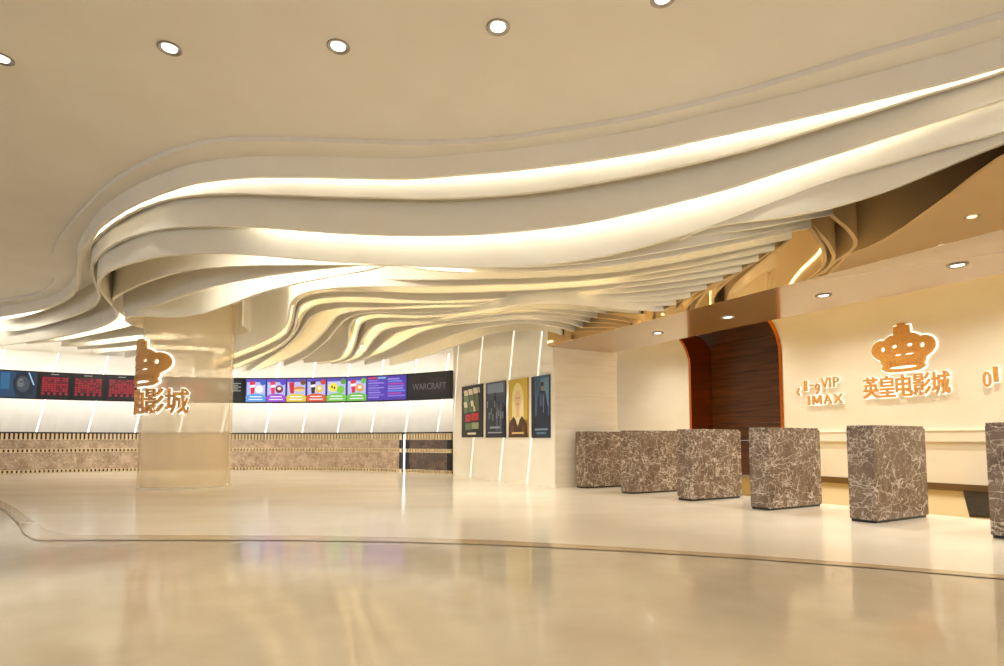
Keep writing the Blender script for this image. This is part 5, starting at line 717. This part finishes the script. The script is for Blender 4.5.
# ------------------------------------------------------------------ lettering
def text_mesh(body, size=1.0, off=0.0, ext=0.02, sx=1.0, bev=0.0):
    cu = bpy.data.curves.new('t', 'FONT')
    cu.body = body; cu.size = size; cu.offset = off; cu.extrude = ext; cu.resolution_u = 4
    o = bpy.data.objects.new('t', cu); COL.objects.link(o)
    dg = bpy.context.evaluated_depsgraph_get(); dg.update()
    me = bpy.data.meshes.new_from_object(o.evaluated_get(dg))
    bpy.data.objects.remove(o); bpy.data.curves.remove(cu)
    for v in me.vertices: v.co.x *= sx
    return me
def bounds(me):
    xs = [v.co.x for v in me.vertices]; ys = [v.co.y for v in me.vertices]
    return min(xs), max(xs), min(ys), max(ys)
def curve_mesh(loops, ext):
    cu = bpy.data.curves.new('c', 'CURVE'); cu.dimensions = '2D'; cu.fill_mode = 'BOTH'; cu.extrude = ext
    for lp in loops:
        sp = cu.splines.new('POLY'); sp.points.add(len(lp) - 1); sp.use_cyclic_u = True
        for i, (x, y) in enumerate(lp): sp.points[i].co = (x, y, 0, 1)
    o = bpy.data.objects.new('c', cu); COL.objects.link(o)
    dg = bpy.context.evaluated_depsgraph_get(); dg.update()
    me = bpy.data.meshes.new_from_object(o.evaluated_get(dg))
    bpy.data.objects.remove(o); bpy.data.curves.remove(cu)
    return me
def grow(loop, d):
    """offset a closed loop outwards (counter-clockwise) by d"""
    n = len(loop); out = []
    for i in range(n):
        a, b, c = loop[i - 1], loop[i], loop[(i + 1) % n]
        def nrm(p, q):
            dx, dy = q[0] - p[0], q[1] - p[1]; l = math.hypot(dx, dy) or 1e-9
            return (dy / l, -dx / l)
        n1, n2 = nrm(a, b), nrm(b, c)
        mx, my = n1[0] + n2[0], n1[1] + n2[1]; l = math.hypot(mx, my) or 1
        k = min(1.6, 2 / max(l, .5) ** 1)
        out.append((b[0] + mx / l * d * min(k, 1.3), b[1] + my / l * d * min(k, 1.3)))
    return out
def smooth_loop(pts, n=6):
    out = []; N = len(pts)
    for i in range(N):
        a, b, c, d = pts[i - 1], pts[i], pts[(i + 1) % N], pts[(i + 2) % N]
        for j in range(n):
            u = j / n
            out.append(tuple(.5 * (2 * b[k] + (c[k] - a[k]) * u + (2 * a[k] - 5 * b[k] + 4 * c[k] - d[k]) * u * u + (3 * b[k] - a[k] - 3 * c[k] + d[k]) * u ** 3) for k in (0, 1)))
    return out
# crown emblem, 1 unit wide and about 0.88 tall, centred on x = 0
half = [(.20, -.02), (.31, .02), (.345, .06), (.325, .10), (.35, .15), (.36, .20), (.45, .27), (.50, .36), (.49, .46), (.44, .53), (.36, .565), (.29, .56), (.24, .60), (.16, .635), (.11, .625)]
lobes = smooth_loop(half + [(-x, y) for x, y in reversed(half)], 4)
cross = [(.045, .60), (.095, .62), (.13, .63), (.13, .70), (.125, .78), (.06, .78), (.06, .825), (-.06, .825), (-.06, .78), (-.125, .78), (-.13, .70), (-.13, .63), (-.095, .62), (-.045, .60)]
holes = [ell(-.31, .40, .035, .045, 12), ell(-.12, .43, .045, .03, 12), ell(.12, .43, .045, .03, 12), ell(.31, .40, .035, .045, 12), ell(0, .055, .22, .024, 20), ell(-.07, .275, .055, .014, 12), ell(.11, .275, .075, .014, 12), ell(0, .22, .012, .012, 8)]
def crown_meshes(w):
    S = lambda lp: [(x * w, y * w) for x, y in lp]
    front = [curve_mesh([S(lobes)] + [S(list(reversed(h))) for h in holes], 0.02), curve_mesh([S(cross)], 0.026)]
    halo = [curve_mesh([S(grow(lobes, .022))], 0.008), curve_mesh([S(grow(cross, .022))], 0.008)]
    return front, halo
# vertical ribs and jewels across the crown
def crown_relief(w):
    m = MB()
    for k in range(-4, 5):
        x = k * .065 * w
        m.box(x - .012 * w, x + .012 * w, .10 * w, .185 * w, .02, .03)
    for k in range(-5, 6):
        x = k * .075 * w; y = (.50 - .012 * abs(k)) * w
        m.box(x - .014 * w, x + .014 * w, y, y + .03 * w, .02, .03)
    for k in range(-5, 6):
        x = k * .07 * w; y = .335 * w
        m.box(x - .01 * w, x + .01 * w, y, y + .025 * w, .02, .028)
    me = bpy.data.meshes.new('r'); me.from_pydata(m.v, [], m.f); me.update()
    return me

def wall_map(t_c, z_c, gap):
    """letter x -> along the sign wall, y -> up, z -> out of the wall"""
    def f(co):
        p = nt(HALL_N - gap - co.z, t_c + co.x, z_c + co.y)
        return p
    return f
def col_map(az_c, z_c, r, cx, cy):
    def f(co):
        a = az_c + co.x / r
        rr = r + co.z
        return Vector((cx + rr * math.cos(a), cy + rr * math.sin(a), z_c + co.y))
    return f
def apply(me, f, slice_w=0.0):
    if slice_w:
        bm = bmesh.new(); bm.from_mesh(me)
        xs = [v.co.x for v in bm.verts]; x = min(xs) + slice_w
        while x < max(xs):
            bmesh.ops.bisect_plane(bm, geom=bm.verts[:] + bm.edges[:] + bm.faces[:], plane_co=(x, 0, 0), plane_no=(1, 0, 0)); x += slice_w
        bm.to_mesh(me); bm.free()
    for v in me.vertices: v.co = f(v.co)
    me.update()
    return me
def glyph(root, name, body, x0, x1, y0, y1, fmap, off=0.02, hal=0.045, slice_w=0.0, halo=True):
    """one raised letter squeezed into the box x0..x1, y0..y1 of its sign, with a lit edge behind"""
    M_OUT = [(0, 0), (.2, 0), (.2, .62), (.42, .1), (.58, .1), (.8, .62), (.8, 0), (1, 0), (1, 1), (.74, 1), (.5, .44), (.26, 1), (0, 1)]
    me = curve_mesh([M_OUT], 0.02) if body == 'M' else text_mesh(body, 1.0, off, 0.02)
    a, b, c, d = bounds(me)
    kx, ky = (x1 - x0) / (b - a), (y1 - y0) / (d - c)
    for v in me.vertices:
        v.co.x = x0 + (v.co.x - a) * kx; v.co.y = y0 + (v.co.y - c) * ky; v.co.z = v.co.z + 0.035
    me.materials.clear(); me.materials.append(M_signgold)
    o = link_mesh(name, apply(me, fmap, slice_w)); parent_keep(o, root)
    if halo:
        mh = curve_mesh([grow([(0, 0), (1, 0), (1, 1), (0, 1)], .06)], 0.008) if body == 'M' else text_mesh(body, 1.0, hal, 0.008)
        for v in mh.vertices:
            v.co.x = x0 + (v.co.x - a) * kx; v.co.y = y0 + (v.co.y - c) * ky; v.co.z = v.co.z + 0.006
        mh.materials.clear(); mh.materials.append(M_halo)
        h = link_mesh('lit_edge', apply(mh, fmap, slice_w)); h.parent = o
        h.matrix_parent_inverse = o.matrix_parent_inverse @ Matrix()
        h.matrix_parent_inverse = Matrix()
        h.parent = o
    return o
def logo(root, fmap, w, tw, th, ty, cy, slice_w=0.0, sy=1.0):
    fr, ha = crown_meshes(w)
    for nm, me, hm in (('crown', fr[0], ha[0]), ('crown_cross', fr[1], ha[1])):
        for v in me.vertices: v.co.y = v.co.y * sy + cy; v.co.z += 0.035
        for v in hm.vertices: v.co.y = v.co.y * sy + cy; v.co.z += 0.006
        me.materials.clear(); me.materials.append(M_signgold); hm.materials.clear(); hm.materials.append(M_halo)
        o = link_mesh(nm, apply(me, fmap, slice_w)); parent_keep(o, root)
        h = link_mesh('lit_edge', apply(hm, fmap, slice_w)); h.parent = o
    r = crown_relief(w)
    for v in r.vertices: v.co.y = v.co.y * sy + cy; v.co.z += 0.035
    r.materials.append(M_signgold)
    jw = link_mesh('crown_jewels', apply(r, fmap, slice_w)); jw['kind'] = 'stuff'; parent_keep(jw, root)
    n = 5; cw = tw / n
    for i, ch in enumerate('英皇电影城'):
        x0 = -tw / 2 + i * cw
        glyph(root, 'letter', ch, x0 + cw * .01, x0 + cw * .99, ty, ty + th, fmap, 0.016, 0.042, slice_w)

lg = tag(empty('logo_sign', nt(HALL_N, -5.4, 1.6)), 'backlit gold crown logo with five characters on the cream hall wall', 'sign', 'crown logos')
logo(lg, wall_map(-5.40, 0.0, 0.012), 1.04, 1.42, 0.40, 1.63, 2.10)
sg = tag(empty('wayfinding_sign', nt(HALL_N, -7.0, 1.6)), 'small gold lettering reading 1-9 VIP IMAX with a left arrow', 'sign')
fm = wall_map(0.0, 0.0, 0.012)
for nm, ch, x0, x1, y0, y1 in (('arrow', '‹', -7.46, -7.37, 1.78, 1.94), ('digit', '1', -7.28, -7.22, 1.86, 2.08), ('dash', '-', -7.17, -7.07, 1.955, 1.985), ('digit', '9', -7.05, -6.95, 1.78, 2.00),
                               ('letter', 'V', -6.92, -6.77, 1.90, 2.10), ('letter', 'I', -6.755, -6.72, 1.90, 2.10), ('letter', 'P', -6.68, -6.56, 1.90, 2.10),
                               ('letter', 'I', -7.21, -7.165, 1.57, 1.76), ('letter', 'M', -7.12, -6.92, 1.57, 1.76), ('letter', 'A', -6.88, -6.71, 1.57, 1.76), ('letter', 'X', -6.68, -6.49, 1.57, 1.76)):
    glyph(sg, nm, ch, x0, x1, y0, y1, fm, 0.012, 0.034)
sg2 = tag(empty('wayfinding_sign', nt(HALL_N, -4.0, 1.6)), 'gold digits cut off by the right edge beside the crown logo', 'sign')
for nm, ch, x0, x1, y0, y1 in (('digit', '0', -4.24, -4.13, 1.70, 1.95), ('digit', '1', -4.10, -4.04, 1.77, 2.02), ('dash', '-', -3.95, -3.82, 1.88, 1.92), ('arrow', '›', -3.55, -3.45, 1.78, 1.94)):
    glyph(sg2, nm, ch, x0, x1, y0, y1, fm, 0.012, 0.034)
# grey title on the last screen
me = text_mesh('WARCRAFT', 1.0, 0.0, 0.002)
a, b, c, d = bounds(me)
A0, A1 = 28.3, 35.1
for v in me.vertices:
    ang = A0 + (A1 - A0) * (v.co.x - a) / (b - a); zz = 2.20 + 0.17 * (v.co.y - c) / (d - c); off_ = 0.018 + v.co.z
    v.co = Vector(flat(27.3, 35.9, (ang - 27.3) / 8.6, off_) + (zz,))
me.materials.clear(); me.materials.append(glow(96, 90, 88))
parent_keep(link_mesh('title_lettering', me), rib)

# ------------------------------------------------------------------ column
CX, CY, CRAD = -5.82, 10.54, 0.755
colm = tag(empty('column', (CX, CY, 0)), 'wide round see-through cream column standing in front of the counter', 'column')
m = MB(); m.lathe([(CRAD, 0.004), (CRAD, CEIL)], 64)
o = m.build('glass_shell', M_glass, colm, smooth=True)
m = MB(); m.lathe([(CRAD - 0.03, 0.004), (CRAD + 0.004, 0.004), (CRAD + 0.004, 0.03), (CRAD - 0.03, 0.03)], 64, close=True)
m.build('base_ring', M_tile, colm, smooth=True)
for o in list(colm.children):
    pass
for o in colm.children: o.location = (0, 0, 0)
view = math.atan2(-CY, -CX)
lc = tag(empty('logo_sign', (CX - 0.6, CY - 0.6, 1.3)), 'backlit gold crown logo wrapped around the left side of the column', 'sign', 'crown logos')
logo(lc, col_map(view - math.radians(66), 0.0, CRAD + 0.03, CX, CY), 1.30, 1.86, 0.44, 1.30, 1.80, 0.06, 0.76)

# ------------------------------------------------------------------ marble turnstile blocks
def make_block():
    root = empty('turnstile_block')
    def B(mb, n, mt, bev=0.0): return mb.build(n, mt, root, bevel=bev)
    m = MB(); m.box(0, 1.04, -0.27, 0, 0.025, 0.975); B(m, 'body', M_marble, 0.006)
    m = MB(); m.box(0.012, 1.005, -0.258, -0.012, 0.0, 0.025); B(m, 'plinth', M_dark)
    m = MB(); m.box(0.004, 1.01, -0.266, -0.004, 0.975, 1.0); B(m, 'cap', M_marble, 0.004)
    return root
proto = make_block()
ang = math.atan2(NV.y, NV.x)
names = ('brown marble turnstile block farthest away, beside the cream slab wall', 'second brown marble turnstile block from the slab wall', 'third brown marble turnstile block from the slab wall', 'fourth brown marble turnstile block from the slab wall, overlapping the right edge of the niche', 'brown marble turnstile block standing alone below the crown logo', 'nearest brown marble turnstile block, cut by the right edge')
for i in range(6):
    o = proto if i == 0 else copy_tree(proto)
    o.location = nt(6.16, -8.36 + 1.206 * i, 0.003)
    o.rotation_euler = (0, 0, ang)
    tag(o, names[i], 'turnstile', 'marble turnstile blocks')

# ------------------------------------------------------------------ downlights
def make_downlight(r):
    root = empty('downlight')
    m = MB(); m.lathe([(r, 0.0), (r, -0.008), (r * 0.9, -0.012), (r * 0.70, -0.004), (r * 0.62, 0.0)], 32)
    m.build('ring', M_steel, root, smooth=True)
    m = MB(); m.lathe([(r * 0.62, -0.003), (0.0001, -0.003)], 32)
    m.build('lens', M_lens, root, smooth=True)
    return root
def lamp(root, power, r, spot=math.radians(140)):
    l = bpy.data.lights.new('downlight_lamp', 'SPOT'); l.energy = power; l.color = (1, 0.95, 0.86); l.spot_size = spot; l.spot_blend = 1.0; l.shadow_soft_size = r * 0.6
    o = bpy.data.objects.new('downlight_lamp', l); COL.objects.link(o); o.parent = root; o.location = (0, 0, -0.03)
big = make_downlight(0.088)
small = make_downlight(0.088)
main = [(-4.04, 4.40, 'leftmost ceiling downlight, cut by the left edge'), (-2.61, 4.28, 'second ceiling downlight from the left'), (-1.28, 4.26, 'third ceiling downlight from the left'), (-0.03, 4.05, 'fourth ceiling downlight, above the picture centre'), (1.12, 3.77, 'ceiling downlight at the top edge right of centre')]
main += [(x, y, 'ceiling downlight above the viewer') for x, y in ((-4.6, 2.9), (-2.9, 2.7), (-1.4, 2.6), (0.1, 2.4), (1.6, 2.0), (3.0, 1.6), (-3, .6), (-1, .4), (1, .2), (3, -.4), (-5, .8), (-3, -1.8), (0, -2), (3, -2.4))]
for i, (x, y, lb) in enumerate(main):
    o = big if i == 0 else copy_tree(big)
    o.location = (x, y, CEIL - 0.001)
    tag(o, lb, 'downlight', 'ceiling downlights')
    lamp(o, 20, 0.09)
soff = [(-6.57, 'soffit downlight nearest the slab wall'), (-5.24, 'soffit downlight in front of the dark niche'), (-3.90, 'soffit downlight above the small lettering'), (-2.58, 'soffit downlight above the crown logo, near the right edge'), (-1.26, 'soffit downlight beyond the right edge')]
for i, (t, lb) in enumerate(soff):
    o = small if i == 0 else copy_tree(small)
    o.location = nt(6.45, t, SOF - 0.001)
    tag(o, lb, 'downlight', 'soffit downlights')
    lamp(o, 34, 0.09)
hall = [(n_, t) for n_ in (8.6, 10.3) for t in (-11, -8.6, -6.2, -3.8, -1.4, 1.0)]  # unseen downlights added to light the hall
for i, (n_, t) in enumerate(hall):
    o = copy_tree(make_downlight(0.088)) if False else copy_tree(bpy.data.objects[small.name])
    for ch in list(o.children):
        if ch.type == 'LIGHT': bpy.data.objects.remove(ch)
    o.location = nt(n_, t, 3.749)
    tag(o, 'added hall ceiling downlight, unseen above the soffit', 'downlight', 'added hall downlights')
    lamp(o, 165, 0.09)

# unseen wall added on the right to keep light off the marble blocks
m = MB(); m.box(7.2, 7.4, -9, 1.2, 0, CEIL)
tag(m.build('wall_light_block', M_cream), 'unseen cream wall added right of the viewer to block light', 'wall', kind='structure')
